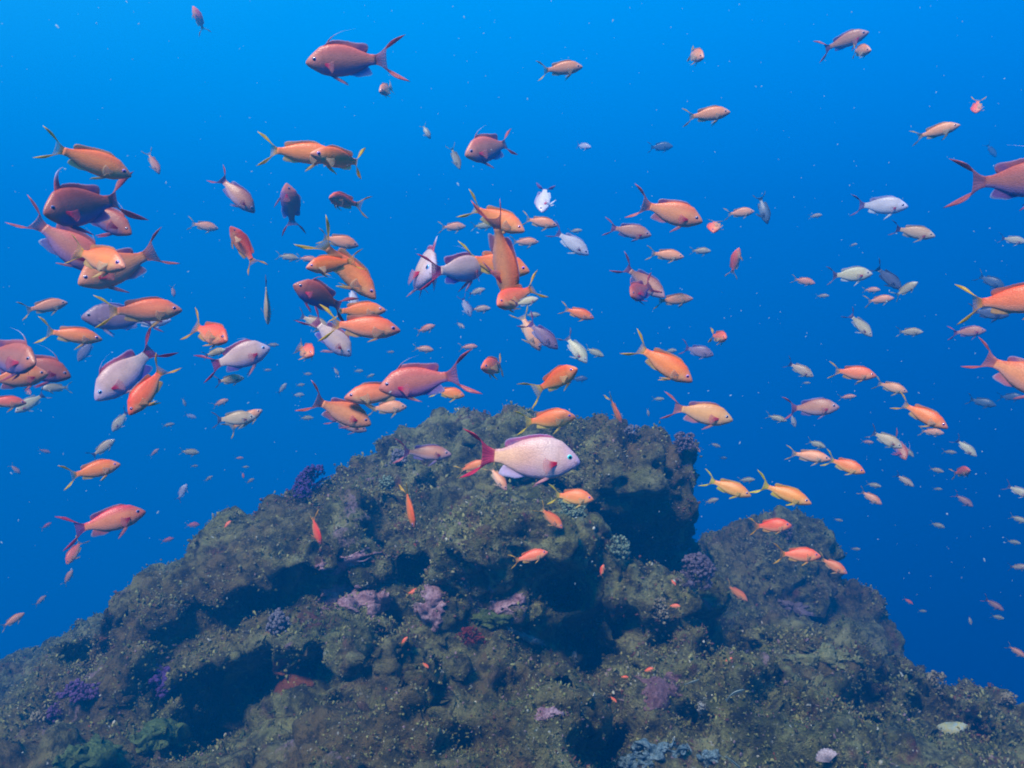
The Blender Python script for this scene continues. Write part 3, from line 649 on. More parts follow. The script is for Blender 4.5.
# ---------------------------------------------------------------- the school
# x, y (px), length px, heading deg, yaw to camera deg, colouring, label, options
FISH = [
 (199,20,28,115,-10,'r','small red fish climbing nose-up beside the surface-lit corner, alone above the big mauve one'),
 (87,160,86,-16,0,'o','orange fish with yellow forked tail gliding nose-down just above the white-streamer male'),
 (153,162,27,-62,10,'p','tiny peach fish diving steeply beside the orange yellow-tail at the streamer male'),
 (234,192,56,-44,5,'m3','slim mauve fish diving with thin curved yellowish tail, above the grey curved minnow',dict(bend=.6)),
 (352,61,92,186,4,'m','big mauve-pink male with magenta side spot, highest large fish in open water'),
 (388,89,36,200,52,'p','small peach fish turning towards the viewer under the big mauve male\'s tail'),
 (298,153,78,-2,8,'o','orange fish with yellow tail, its head behind the fish facing it',dict(D=1.15)),
 (344,160,74,172,28,'o','rosy orange fish with hooked yellow tail overlapping the orange fish behind it',dict(D=1.05,bend=-.5)),
 (426,131,18,-60,0,'t','tiny pale grey curled fish above the red male with raised streamer',dict(bend=.9)),
 (455,157,27,-68,10,'t','thin tan fish hanging head-down next to the red streamer male'),
 (492,148,68,195,36,'m','round red male with pale dorsal streamer turning towards the viewer, high in open water'),
 (560,69,46,4,0,'p','peach fish cruising level and alone, highest one beyond the big mauve male'),
 (694,55,40,-20,52,'p','chunky peach fish angled towards the viewer, high over the dark rock shoulder'),
 (706,115,48,3,0,'p','dusky peach fish with short yellow tail, level and alone above the grey-blue blur'),
 (582,146,20,-10,20,'w','tiny white curved fish by itself between the red male and the grey-blue blur',dict(bend=.8)),
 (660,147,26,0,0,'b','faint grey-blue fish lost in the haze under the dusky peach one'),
 (843,42,50,14,0,'m3','slim mauve fish swimming up the open water, upper one of an overlapping pair'),
 (859,51,34,-5,42,'p','short peach fish tucked under the slim mauve one',dict(D=1.9)),
 (977,107,30,-100,58,'r','small red fish facing the viewer with a pale belly fin hanging down'),
 (935,132,46,10,0,'p','peach fish with slim green-tipped tail below the small red viewer-facing fish'),
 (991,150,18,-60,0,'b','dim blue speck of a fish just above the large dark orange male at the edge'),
 (1015,181,104,-4,0,'d','large dark orange and purple male cut off by the picture edge, topmost there',dict(c='edge')),
 (763,208,34,-75,8,'b','dark blue fish pointing down alone beside the peach pair'),
 (544,198,44,-98,42,'w','pale lilac fish facing down with a white mouth, above the tan one'),
 (539,222,38,-12,0,'p','tan-orange fish directly under the pale lilac down-facing fish'),
 (570,242,46,-35,0,'w','grey-lilac fish with dark blue tail diving under the tan-orange one'),
 (575,231,15,5,0,'t','very small tan fish peeking over the grey-lilac diver\'s back'),
 (668,212,72,-18,0,'mo','large peach male with pink tail and red fin spot, nose-down in clear water'),
 (715,224,38,-100,55,'r','orange-pink fish facing the viewer just past the large peach male\'s nose'),
 (739,213,30,3,0,'p','small dull peach fish level behind the orange-pink viewer-facing one'),
 (628,231,48,-12,0,'m3','brownish mauve fish with dark purple tail below the large peach male'),
 (665,255,38,-8,0,'p','dull orange fish alone between the brownish mauve fish and the double fish'),
 (700,251,22,-3,0,'t','little greyish fish level behind the dull orange one'),
 (735,263,32,75,10,'r','pink-headed fish rising head-up with pale tail beneath'),
 (643,281,58,-38,18,'m3','mauve fish with bright orange tail curving behind the dark viewer-facing male',dict(bend=-.8,D=1.9)),
 (641,291,46,208,52,'d','dark purple male crossing in front of the orange-tailed mauve fish',dict(D=1.7)),
 (673,300,40,3,0,'p','dull orange fish just under the nose of the dark crossing pair'),
 (577,313,36,-18,0,'o','small orange fish with yellow tail alone between the vertical fish and the crossing pair'),
 (529,330,48,-62,0,'p','tan-orange fish half hidden behind the bluish mauve diver',dict(D=2.1)),
 (541,334,46,-42,0,'d2','bluish mauve diver with white belly edge under the yellow-tailed fish',dict(D=1.9)),
 (575,348,40,-52,15,'w2','yellowish white fish diving with purple tail, above the dark slip of a fish'),
 (594,352,22,-25,0,'t','pale blue-grey fish poking out from behind the yellowish white diver'),
 (496,366,52,188,48,'r','round red fish facing the viewer with yellow tail curled behind, above the summit'),
 (556,380,62,28,38,'r','red-orange fish with spread yellow tail turning upward, just above the rock notch',dict(bend=-.5,kk='oy')),
 (579,379,18,3,0,'b','dark blue sliver of a fish at the chin of the yellow-tailed red-orange fish'),
 (661,362,74,-33,0,'o','bright salmon orange fish with long curved yellow tail diving over the dark shoulder'),
 (719,337,38,-12,58,'r','small red fish facing the viewer with one yellow tail tip showing'),
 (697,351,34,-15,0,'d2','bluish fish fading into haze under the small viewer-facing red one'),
 (670,351,14,5,0,'t','tiny tan fish above the back of the bright salmon diver'),
 (879,206,54,-6,0,'w','bright white-lilac fish with purple tail, topmost of the two pale ones'),
 (912,232,44,-16,0,'p2','peachy white fish with dark tail just below the bright white-lilac one'),
 (815,216,14,5,0,'t','tiny dim tan fish in empty water before the white-lilac fish'),
 (853,245,9,12,0,'t','speck of a pale fish midway under the white-lilac one'),
 (849,275,44,0,0,'w2','yellow-white fish with dark tail swimming level above the two small tan ones'),
 (887,277,38,-45,0,'b','dark blue fish crossed by a small greenish one'),
 (905,290,28,32,0,'t','greenish tan fish crossing the nose of the dark blue one',dict(D=2.2)),
 (803,281,24,-14,0,'p','little peach fish behind the yellow-white one'),
 (871,290,18,-2,0,'p','tiny tan fish, upper one of two below the yellow-white fish'),
 (879,300,28,6,0,'p','small tan fish, lower one of two below the yellow-white fish'),
 (822,296,14,0,0,'t','faint tiny fish below the little peach one'),
 (859,324,36,-48,0,'w2','cream fish with purple tail diving alone in open blue water'),
 (909,332,26,-2,0,'t','small tan level fish past the cream diver'),
 (967,332,34,3,0,'m3','dark reddish fish level with dim tail below the bright orange edge fish'),
 (1012,240,26,-15,0,'w2','pale greenish fish near the picture edge under the large dark orange male'),
 (990,281,30,-30,0,'b','dim brown-blue fish over the bright orange edge fish'),
 (1010,301,94,2,0,'r2','long bright orange-red fish with thin forked tail cut off by the picture edge'),
 (988,313,38,-10,0,'b','blue shadowy fish under the belly of the long orange-red edge fish'),
 (1018,374,92,-28,0,'mo','large brownish male with crimson tail cut off by the picture edge, diving'),
 (799,369,32,-30,0,'p2','cream diver with dark tail trailing the salmon-red level fish'),
 (806,383,9,0,0,'t','speck of a pale fish under the cream diver'),
 (852,373,46,-8,0,'r2','salmon-red fish with greenish tail leading the cream diver'),
 (890,387,34,-18,0,'p','dull tan-orange fish next in line after the salmon-red one'),
 (811,408,54,2,0,'m3','stout dusky pink fish with reddish tail, level above the yellow-striped trio'),
 (847,397,18,6,0,'p','tiny tan fish above the nose of the stout dusky pink one'),
 (776,418,22,-16,0,'t','small greenish grey fish behind the stout dusky pink one'),
 (793,420,16,-75,0,'w2','little cream fish pointing down under the stout dusky pink one\'s tail'),
 (921,414,56,-30,0,'r2','bright coral-pink fish with yellow fork tail diving alone in the blue',dict(kk='o')),
 (931,432,24,-5,0,'p','dim tan fish directly beneath the bright coral-pink diver'),
 (981,402,28,-15,0,'b','dark fish with small yellowish tail between the coral diver and the edge male'),
 (1010,397,24,0,0,'b','dim bluish fish below the belly of the crimson-tailed edge male'),
 (885,439,36,-28,0,'p2','yellow-cream fish running into a dark purple one'),
 (899,448,30,-62,28,'d','dark purple fish with red tail curled across the yellow-cream one',dict(D=2.4)),
 (908,451,16,-50,0,'t','cyan-grey fish tip behind the dark purple curled one'),
 (867,442,13,-5,0,'p','tiny tan fish trailing the yellow-cream one'),
 (816,444,20,-20,0,'t','cyan-grey fish just above the orange and tan pair'),
 (808,456,44,-8,0,'p','tan fish with dark tail followed nose to tail by an orange one'),
 (844,465,42,-20,0,'oy','bright orange-yellow fish leading the dark-tailed tan fish'),
 (965,447,28,-42,0,'w2','cream oval fish diving above the short red one'),
 (949,452,14,-5,0,'t','tiny tan-green fish beside the cream oval diver'),
 (936,470,15,-14,0,'t','tiny pale fish between the tan-green speck and short red fish'),
 (962,472,28,15,48,'r','short red fish seen half from the front, under the cream oval diver'),
 (904,480,22,-35,0,'p2','small tan diver alone beneath the curled dark purple fish'),
 (870,497,26,-32,0,'p','tan diver under the bright orange-yellow one'),
 (873,485,16,-10,0,'t','cyan-grey fish right above the tan diver'),
 (937,489,10,0,0,'t','greenish speck of a fish below the tiny pale one'),
 (963,500,22,-35,0,'m3','dim brown diver below the short red fish'),
 (1018,491,28,-25,0,'w2','yellowish fish at the picture edge level with the dim brown diver'),
 (937,525,15,-16,0,'t','thin tan fish in the deep blue above the reef\'s falling edge'),
 (1018,519,18,-20,0,'t','tan-green fish at the edge, beneath the yellowish one'),
 (1013,542,14,-8,0,'t','faint green fish at the edge, beneath the tan-green one'),
 (838,520,10,-10,0,'t','greenish speck above the far rock hump\'s falling side'),
 (855,549,11,0,0,'t','greenish speck just off the far rock hump'),
 (1018,567,20,5,0,'p2','pale tan fish half cut off at the edge, low in the blue'),
 (727,487,50,-20,0,'y','yellow-orange fish with vivid yellow tail, first of two beside the dark cliff'),
 (783,493,58,-20,0,'o','orange fish with long yellow tail, second of two beside the dark cliff',dict(kk='y')),
 (715,445,12,-20,0,'t','tiny green-tan fish off the dark cliff top'),
 (698,449,8,-60,0,'p','speck of an orange fish touching the dark cliff top'),
 (723,458,9,0,0,'b','dim blue speck below the tiny green-tan fish'),
 (746,480,18,4,0,'t','tan fish behind the two yellow-tailed ones beside the dark cliff'),
 (711,501,16,16,0,'t','small tan fish against the cliff edge beneath the yellow-orange one'),
 (658,399,13,0,0,'t','tiny tan fish above the cliff, under the salmon diver'),
 (648,412,9,-80,0,'t','yellow speck of a fish hanging over the cliff top'),
 (699,413,68,-12,0,'mo','yellow-orange male with pink tail and red fin, just off the cliff top',dict(kk='yo')),
 (770,526,42,4,0,'r','red-orange fish in front of the far hump, uppermost of three there'),
 (797,555,46,0,0,'r','red-orange fish in front of the far hump, nose to tail with another'),
 (832,565,32,-28,0,'o','orange diver leading the red-orange fish over the far hump'),
 (736,592,28,-36,0,'o','lone orange diver over the dark gully before the far hump'),
 (571,497,46,-6,0,'oy','vivid orange fish with yellow tail over the pale green tuft'),
 (550,517,34,-42,0,'o','orange diver just below the vivid orange fish with yellow tail'),
 (529,557,40,14,0,'r','deep red-orange fish with yellow tail against the shadowed cleft'),
 (602,571,14,75,0,'r','tiny red fish standing upright in the black hollow'),
 (615,409,34,-66,0,'o','slim orange fish seen from above, diving at the cliff top',dict(roll=60)),
 (547,420,60,6,14,'oy','plump glowing orange fish with purple eye just above the big white-pink male'),
 (523,458,116,-4,0,'wm','largest fish: white-pink male with crimson tail and red spot over the summit'),
 (497,477,34,-55,10,'p','small peach fish peeking from under the large white-pink male'),
 (471,467,34,18,0,'o','dull orange fish behind the crimson tail of the large white-pink male'),
 (424,453,56,-4,0,'m3','purplish fish with white belly line in front of the summit slope'),
 (409,506,46,-76,0,'o','narrow orange fish with yellow tail diving at the dark cleft',dict(roll=65)),
 (315,529,34,-70,0,'r','narrow red fish diving over the long slope',dict(roll=55)),
 (414,592,20,12,0,'r','small red fish by the pink crusted stone'),
 (404,641,11,45,0,'r','tiny red fish low over the front dome, nearer the pink stone'),
 (425,665,10,-40,0,'r','tiny red fish low over the middle of the front dome'),
 (227,525,12,45,0,'r','faint red fish hovering at the far crest of the slope'),
 (648,670,12,20,0,'r','tiny red fish at the buttress foot, in shadow'),
 (583,636,11,-90,0,'r','tiny orange fish at the edge of the dark hollow beside the buttress'),
 (613,699,10,-40,0,'r','tiny red fish deep in the gully below the buttress'),
 (674,606,13,0,0,'r','tiny brick-red fish beside the lilac soft coral'),
 (728,660,10,30,0,'r','tiny orange fish over the low rocks past the buttress'),
 (624,677,9,0,0,'r','very dim red fish beside the buttress foot'),
 (673,582,9,-50,0,'r','tiny red fish just under the lilac soft coral\'s top'),
 (908,601,11,-30,0,'r','tiny orange-red fish over the far hump\'s edge'),
 (993,604,22,-30,0,'m3','dim brown fish in the deep blue low beyond the hump'),
 (1016,651,20,-30,0,'p','dim orange-tailed fish at the edge just above the falling reef'),
 (997,617,13,-8,0,'t','green speck under the dim brown low fish'),
 (970,620,10,-80,0,'w2','pale speck pointing down over the falling reef'),
 (922,611,9,0,0,'t','greenish speck beside the tiny orange-red one at the hump'),
 # the slope side of the picture
 (86,206,98,196,38,'d','big wine-red male with tall dorsal and white streamer, facing the viewer',dict(D=1.05,horn=True)),
 (103,218,66,-28,25,'d','dark male with white belly patch behind the wine-red streamer male',dict(D=1.22)),
 (96,258,84,-16,42,'oy','plump coral-orange fish with yellow pelvic fin beneath the wine-red male',dict(D=.98,kk='o')),
 (64,243,88,-36,8,'m','mauve-orange male with long streaming tail behind the plump coral-orange fish',dict(D=1.12)),
 (122,266,92,207,16,'mo','male with spread brick-red tail behind the plump coral-orange fish',dict(D=1.12)),
 (44,307,44,14,0,'p','pale peach fish with greenish tail swimming upward, behind the yellow-tailed pair'),
 (70,335,60,-8,0,'o','light orange fish with yellow forked tail above a grey ghostly one'),
 (87,349,30,-122,0,'d2','grey ghostly fish hanging under the light orange fish\'s chin'),
 (140,311,80,3,0,'r2','brown-orange fish with bright yellow tail over the dim purple one',dict(D=1.1)),
 (122,318,74,181,0,'d2','dim purple fish swimming the other way behind the yellow-tailed brown-orange one',dict(D=1.35)),
 (149,321,42,4,0,'w','small white fish belly under the yellow-tailed brown-orange one',dict(D=1.5)),
 (173,291,13,-80,0,'p','tiny pinkish fish pointing down above the yellow-tailed brown-orange one'),
 (203,226,30,-8,0,'p','dusky peach fish alone between the slim mauve diver and head-up orange one'),
 (244,248,50,122,10,'r','orange fish rising head-up with curved yellow tail, alone',dict(bend=.7)),
 (267,300,50,-88,0,'p2','slender cream fish seen from above with both side fins out, head down',dict(roll=88)),
 (290,208,50,98,12,'m','mauve-red male standing head-up and facing the viewer'),
 (343,201,46,168,44,'r','red-orange fish with curled yellow tail turning towards the viewer, beside the head-up male',dict(bend=.7)),
 (338,241,42,-12,0,'p','dull tan-orange fish behind the tall orange tail'),
 (287,257,24,-6,0,'t','grey-tan fish beside the tall orange tail'),
 (307,259,22,-4,0,'p','dim brown fish half hidden by the tall orange tail'),
 (344,266,92,-46,6,'o','orange fish with tall yellow-orange tail curving down behind the red-orange one',dict(D=1.2,bend=-.6)),
 (333,264,58,190,22,'r','red-orange stout fish in front of the tall-tailed orange one',dict(D=1.08,kk='o')),
 (322,298,64,156,18,'d','dark mauve stout male with pink snout raised, below the red-orange stout one',dict(D=1.15)),
 (357,311,58,2,0,'o','light orange fish behind the dark mauve stout male and the deep orange one',dict(D=1.35)),
 (360,327,82,-5,0,'r2','deep orange-brown fish with yellow tail, lowest of the tight cluster',dict(D=1.1)),
 (330,336,58,-44,0,'wl','white-lilac fish diving behind the deep orange-brown one',dict(D=1.5)),
 (313,322,38,-25,0,'p2','faint pinkish grey fish behind the yellow tail of the deep orange-brown one'),
 (353,297,26,-80,0,'w','white sliver of a fish inside the tight orange cluster',dict(D=1.5)),
 (304,350,46,-28,55,'r','small red fish head-on with pale side fins spread and a yellow tail tip',dict(fold=0)),
 (8,358,84,-12,46,'d','crimson-backed dark male at the picture edge, facing the viewer',dict(D=1.1)),
 (36,368,66,-16,8,'d','dark red-brown male with blue snout behind the crimson-backed edge one',dict(D=1.3)),
 (14,378,62,8,0,'mo','dull pink fish with white belly under the crimson-backed edge male',dict(D=1.2)),
 (3,402,42,-4,0,'r','red-orange fish head poking in at the picture edge'),
 (28,391,13,-60,40,'oy','tiny yellow-ringed orange fish between the edge cluster and grey one'),
 (32,402,36,215,0,'w2','grey-cream fish heading down behind a level pale one'),
 (57,388,28,182,0,'t','pale level blue-grey fish beside the grey-cream one',dict(c='big')),
 (130,370,88,224,8,'wl','white-lilac male with big dark red tail raised, angled down',dict(D=1.12)),
 (149,388,66,236,8,'r','bright red fish with yellow tail tip under the white-lilac male\'s tail',dict(D=1.0)),
 (121,420,28,236,0,'w2','grey-cream fish just under the snout of the bright red diver'),
 (102,449,30,38,0,'p2','tan-grey fish slanting upward over the green-tailed orange one'),
 (92,471,54,12,0,'p','peach fish with green-yellow tail, alone in the blue',dict(kk='o')),
 (44,451,13,-20,0,'p','tiny peach fish, the upper speck near the green-tailed peach one'),
 (15,469,14,-48,0,'p','tiny brownish fish, the speck closest to the picture edge above the slope'),
 (154,453,13,42,0,'p','tiny orange fish slanting upward in open water past the green-tailed peach one'),
 (106,522,76,12,0,'mo','deep orange male with red back and purple tail, largest fish near the low slope',dict(kk='ro')),
 (46,526,12,30,0,'r','tiny red fish behind the tail of the deep orange male'),
 (75,551,30,240,10,'r','small scarlet fish diving under the deep orange male\'s tail'),
 (68,578,18,60,0,'p','small tan-orange fish below the scarlet one'),
 (12,621,26,30,0,'p','tan fish at the picture edge just above the low reef'),
 (40,601,15,42,0,'p','tiny orange fish between the tan edge fish and the reef'),
 (168,425,13,10,0,'t','faint cyan fish below the bright red diver\'s level, upper of the two'),
 (190,416,13,-20,0,'w','thin white curved fish near the faint cyan one'),
 (184,402,10,-70,0,'t','dim tan speck above the thin white curved fish'),
 (182,493,20,62,0,'w','thin cyan-white fish slanting up over the long slope'),
 (192,525,15,0,0,'r','tiny red-orange fish just off the slope, upper of the pair'),
 (167,540,14,12,0,'r','tiny red-orange fish just off the slope, lower of the pair'),
 (220,403,18,22,0,'p','tiny pinkish fish above the crossing tan pair'),
 (233,419,44,3,0,'p2','tan fish with upright tail crossed by another in a small pair'),
 (244,421,42,32,0,'p','pink-headed tan fish crossing the upright-tailed one',dict(D=2.1)),
 (209,333,64,-24,46,'r','scarlet fish facing the viewer with wide yellow crescent tail',dict(D=1.25,spread=1.3)),
 (237,358,68,18,0,'wl','white-lilac fish with pinkish tail under the scarlet crescent-tailed one',dict(D=1.45)),
 (214,353,24,18,0,'p2','small tan fish against the white-lilac fish\'s back',dict(D=1.3)),
 (229,380,30,8,0,'p2','small cream fish under the white-lilac fish\'s tail',dict(D=1.3)),
 (267,370,9,0,0,'t','grey speck just off the white-lilac fish\'s nose'),
 (282,389,15,52,0,'w2','tiny cream fish slanting up ahead of the orange male with white back edge'),
 (298,395,13,0,0,'w2','tiny cream level fish before the white-backed orange male'),
 (300,385,10,5,0,'t','grey speck above the tiny cream level fish'),
 (307,374,10,0,0,'t','grey speck under the small head-on red fish'),
 (272,345,14,0,0,'t','bluish speck between the white-lilac fish and the head-on red one'),
 (306,418,15,0,0,'t','dim grey fish under the tail of the white-backed orange male'),
 (336,371,11,-60,0,'w2','tiny cream fish pointing down below the tight cluster'),
 (239,458,9,0,0,'p','tan speck in the open blue above the long slope, highest of three'),
 (245,467,8,0,0,'t','green speck in the open blue above the long slope'),
 (243,475,7,-80,0,'r','red speck standing upright above the long slope'),
 (250,481,10,30,0,'t','grey-green speck closest to the purple coral crest'),
 (208,479,11,32,0,'t','grey-green slanted speck over the long slope, away from the others'),
 (189,452,20,-6,0,'t','dim cyan fish level above the thin cyan-white slanting one'),
 (194,466,8,0,0,'t','dim cyan speck under the dim cyan level fish'),
 (417,270,104,-10,62,'wm','round white-pink male with white horn-like streamer, facing the viewer',dict(D=1.2,kk='wl',roll=-8,horn=True,spread=.6,bend=.5)),
 (457,270,84,4,-46,'wl','pale male with large crimson tail towards the viewer, heading away',dict(D=1.12)),
 (452,227,28,3,0,'p','small tan fish alone above the white-pink viewer-facing male'),
 (476,292,20,18,0,'w2','small cream fish behind a thin bluish white one'),
 (466,306,24,-66,0,'w','thin bluish white fish pointing down across two small ones'),
 (480,309,22,3,0,'p2','small tan fish beside the thin bluish white one'),
 (460,325,13,-35,30,'p2','tiny tan-orange fish below the thin bluish white one'),
 (425,329,22,20,0,'p','small tan fish slanting up under the white-pink viewer-facing male'),
 (423,349,22,-6,0,'p','small tan fish touching the mauve male\'s streamer tip'),
 (468,347,20,3,0,'p','small tan-yellow fish over the mauve male\'s tail'),
 (390,352,9,0,0,'t','tan speck between the deep orange-brown fish and mauve streamer male'),
 (358,371,11,0,0,'t','grey speck above the red-orange fish behind the mauve streamer male'),
 (370,376,10,20,0,'t','whitish speck above the red-orange fish\'s back'),
 (495,218,68,-24,15,'o','coral-orange fish with tall yellow tail, topmost of the vertical fish\'s cluster',dict(D=1.2,bend=-.5)),
 (482,226,24,3,0,'t','hazy pale fish behind the yellow tail atop the vertical fish\'s cluster'),
 (524,242,30,0,0,'p','dull tan-orange fish beside the vertical fish\'s tail'),
 (493,264,76,-12,0,'oy','golden orange fish with curved yellow tail behind the vertical one',dict(D=1.15)),
 (504,253,100,-84,-8,'mo','tall orange fish standing head-down with pink tail up, centre of the cluster',dict(D=.98,roll=45)),
 (515,297,64,205,44,'r','red-faced fish with yellow tail raised, at the foot of the vertical one',dict(D=.93,bend=.5)),
 (525,302,28,14,0,'w2','small pale tan fish in front of the red-faced one\'s flank',dict(D=.85)),
 (532,315,17,0,0,'t','faint cyan fish just beneath the red-faced one'),
 (381,393,74,188,4,'r2','red-orange fish heading the other way, tail hidden by the mauve male',dict(D=1.3)),
 (424,381,92,190,4,'m','large mauve male with long white streamer and crimson fin above the summit slope',dict(D=1.1)),
 (386,408,42,3,0,'p','dull orange fish under the red-orange one near the summit slope'),
 (448,393,34,-10,0,'oy','yellow-orange fish showing beneath the mauve streamer male\'s tail',dict(D=1.5)),
 (339,411,70,-24,0,'mo','orange-brown male with white back edge and reddish tail over the slope crest',dict(D=1.3)),
 (347,424,42,-20,0,'m3','small mauve fish tucked under the white-backed orange-brown male',dict(D=1.6)),
]
EXTRA = {'yo': ('mo', dict(side=(.78,.35,.12), back=(.70,.25,.08), belly=(.76,.40,.22), head=(.66,.34,.16))),
         'ro': ('mo', dict(side=(.84,.27,.12), back=(.85,.10,.10), head=(.80,.20,.12), te=(.70,.08,.16), tw=(.30,.10,.30)))}
for key, (src, up_) in EXTRA.items():
    K[key] = dict(K[src]); K[key].update(up_); REAL[key] = .128
for i, row in enumerate(FISH):
    x, y, L_, a, w, kind, label = row[:7]
    op = dict(row[7]) if len(row) > 7 else {}
    kind = op.pop('kk', kind); op.pop('c', None); op.pop('fold', None)
    fish(i, x, y, L_, a, w, kind, label, **op)
print('fish', len(FISH), 'unique labels', len({r[6] for r in FISH}))
for r in FISH:
    n = len(r[6].split())
    if n > 16 or n < 4: print('LABEL LEN', n, r[6])
# ---------------------------------------------------------------- growths on the rock
def plain_mat(name, c1, c2, scale=60, rough=.7, bump=.01):
    m, nt, b = new_mat(name)
    f, n = noise_fac(nt, scale, 5, .65, .35, .65)
    f2, _ = noise_fac(nt, scale * 3.3, 3, .7, .45, .7)
    nt.links.new(mixc(nt, f2, mixc(nt, f, c1, c2), tuple(x * .45 for x in c1)), b.inputs['Base Color'])
    b.inputs['Roughness'].default_value = rough; b.inputs['Specular IOR Level'].default_value = .25
    bp = N(nt, 'ShaderNodeBump'); bp.inputs['Strength'].default_value = .9; bp.inputs['Distance'].default_value = bump
    nt.links.new(n.outputs['Fac'], bp.inputs['Height']); nt.links.new(bp.outputs[0], b.inputs['Normal'])
    return m
def clump(px, py, rx, ry, name, cat, label, mat, n=70, knob=.16, seed=1, up=.45, branch=False):
    """a bushy colony rooted on the rock: short branches ending in rounded knobs"""
    loc, nor = hit(px, py)
    while loc is None and py < 760: py += 2; loc, nor = hit(px, py + 3)
    s = loc.y / F; a, b_ = rx * s, ry * s
    rs = random.Random(seed)
    nor = nor.normalized(); bm = bmesh.new()
    t = nor.cross(Vector((0, 1, .2))).normalized(); t = Vector((1, 0, 0)) - nor * nor.x; t.normalize(); w = nor.cross(t).normalized()
    hgt = min(a, b_) * (1 + up)
    for i in range(int(n * 2.1)):
        ang = rs.uniform(0, 6.283); r = math.sqrt(rs.random()) * (.72 + .38 * math.sin(ang * 3 + seed) * math.sin(ang * 2 + seed * 1.7) + .15 * math.sin(ang * 7 + seed)); r = min(r, 1.15)
        e = math.sqrt(max(0, 1 - r * r))
        top = t * (a * r * math.cos(ang)) + w * (b_ * r * math.sin(ang)) + nor * (hgt * (.25 + .75 * e) * rs.uniform(.7, 1.05))
        base = t * (a * r * .4 * math.cos(ang)) + w * (b_ * .4 * r * math.sin(ang)) - nor * .01
        k = min(a, b_) * knob * .62 * rs.uniform(.5, 1.3)
        steps = 3
        for j in range(steps + 1):
            f = j / steps
            rr = k * (.45 + .55 * f ** 2) * (1 if j == steps else .8)
            p = base.lerp(top, f) + Vector((rs.uniform(-1, 1), rs.uniform(-1, 1), rs.uniform(-1, 1))) * k * .35
            M = Matrix.Translation(p) @ Matrix.Rotation(rs.uniform(0, 3), 4, Vector((rs.random(), rs.random(), 1)).normalized()) @ Matrix.Diagonal((rr * rs.uniform(.7, 1.2), rr, rr * rs.uniform(.8, 1.3), 1))
            bmesh.ops.create_icosphere(bm, subdivisions=1 if j < steps else 2, radius=1.0, matrix=M)
    for v in bm.verts:
        v.co += Vector((rs.gauss(0, 1), rs.gauss(0, 1), rs.gauss(0, 1))) * min(a, b_) * knob * .11
    me = bpy.data.meshes.new(name); bm.to_mesh(me); bm.free()
    me.polygons.foreach_set('use_smooth', [True] * len(me.polygons)); me.materials.append(mat)
    o = bpy.data.objects.new(name, me); col.objects.link(o); o.location = loc
    return tag(o, label, cat, name.replace('_', ' ') + ' growths on the reef')
def crust(px, py, rx, ry, name, cat, label, mat, thick=.012, seed=1, tilt=0, rough=.25, lumps=.5):
    """an encrusting colony: a sheet with its own thickness that follows the rock under it"""
    n = 40; grid = {}; V = []; Fc = []
    ct, st = math.cos(R(tilt)), math.sin(R(tilt))
    L0, _ = hit(px, py)
    if L0 is None: print('MISS', label); return
    for i in range(n):
        for j in range(n):
            u, v = -1.3 + 2.6 * i / (n - 1), -1.3 + 2.6 * j / (n - 1)
            r = math.hypot(u, v); e = 1 + float(vnoise(np.array([[math.cos(math.atan2(v, u)) * 2, math.sin(math.atan2(v, u)) * 2, seed * 3.3]]), .8, seed)[0]) * rough * 1.6
            e += float(vnoise(np.array([[u * 3, v * 3, seed]]), .6, 2)[0]) * rough
            if r > e: continue
            x, y = u * rx * ct + v * ry * st, -u * rx * st + v * ry * ct
            loc, nor = hit(px + x, py + y)
            if loc is None or abs(loc.y - L0.y) > .22: continue
            h = thick * (math.sqrt(max(0, 1 - (r / e) ** 2)) * 1.0) + thick * lumps * float(vnoise(np.array([tuple(loc)]), .018, seed)[0])
            grid[(i, j)] = len(V); V.append(loc + nor * max(h, -.001))
    for (i, j), a in grid.items():
        b_, c, d = grid.get((i + 1, j)), grid.get((i + 1, j + 1)), grid.get((i, j + 1))
        if None in (b_, c, d): continue
        ys = [V[k].y for k in (a, b_, c, d)]
        if max(ys) - min(ys) > .07: continue
        Fc.append((a, d, c, b_))
    if not Fc: print('EMPTY', label); return
    par = list(range(len(V)))                       # keep the largest connected sheet only
    def root(k):
        while par[k] != k: par[k] = par[par[k]]; k = par[k]
        return k
    for f in Fc:
        for k in f[1:]: par[root(k)] = root(f[0])
    cnt = {}
    for f in Fc: cnt[root(f[0])] = cnt.get(root(f[0]), 0) + 1
    big = max(cnt, key=cnt.get); Fc = [f for f in Fc if root(f[0]) == big]
    used = sorted({k for f in Fc for k in f}); mp = {k: i for i, k in enumerate(used)}
    V = [V[k] for k in used]; Fc = [tuple(mp[k] for k in f) for f in Fc]
    org = L0.copy()
    o = mesh_obj(name, [v - org for v in V], Fc, mat); o.location = org
    sm = o.modifiers.new('thickness', 'SOLIDIFY'); sm.thickness = thick * .8; sm.offset = -1
    ss_ = o.modifiers.new('smooth', 'SUBSURF'); ss_.levels = 1; ss_.render_levels = 1
    return tag(o, label, cat, name.replace('_', ' ') + ' patches on the reef')
M_PURP = plain_mat('purple_soft_coral', (.06, .025, .17), (.15, .065, .30), 90)
M_PURP2 = plain_mat('violet_soft_coral', (.10, .04, .15), (.20, .09, .25), 90)
M_LILAC = plain_mat('lilac_coral', (.11, .08, .12), (.22, .165, .21), 80)
M_GREY = plain_mat('grey_coral', (.14, .12, .16), (.26, .24, .27), 80)
M_MINT = plain_mat('mint_sponge', (.14, .21, .12), (.34, .42, .29), 90)
M_PINK = plain_mat('pink_crust', (.20, .085, .11), (.48, .31, .34), 45, .8, .006)
M_PINK2 = plain_mat('dusky_crust', (.12, .05, .055), (.26, .14, .16), 45, .8, .006)
M_GREEN = plain_mat('green_sponge', (.05, .085, .018), (.13, .17, .045), 60)
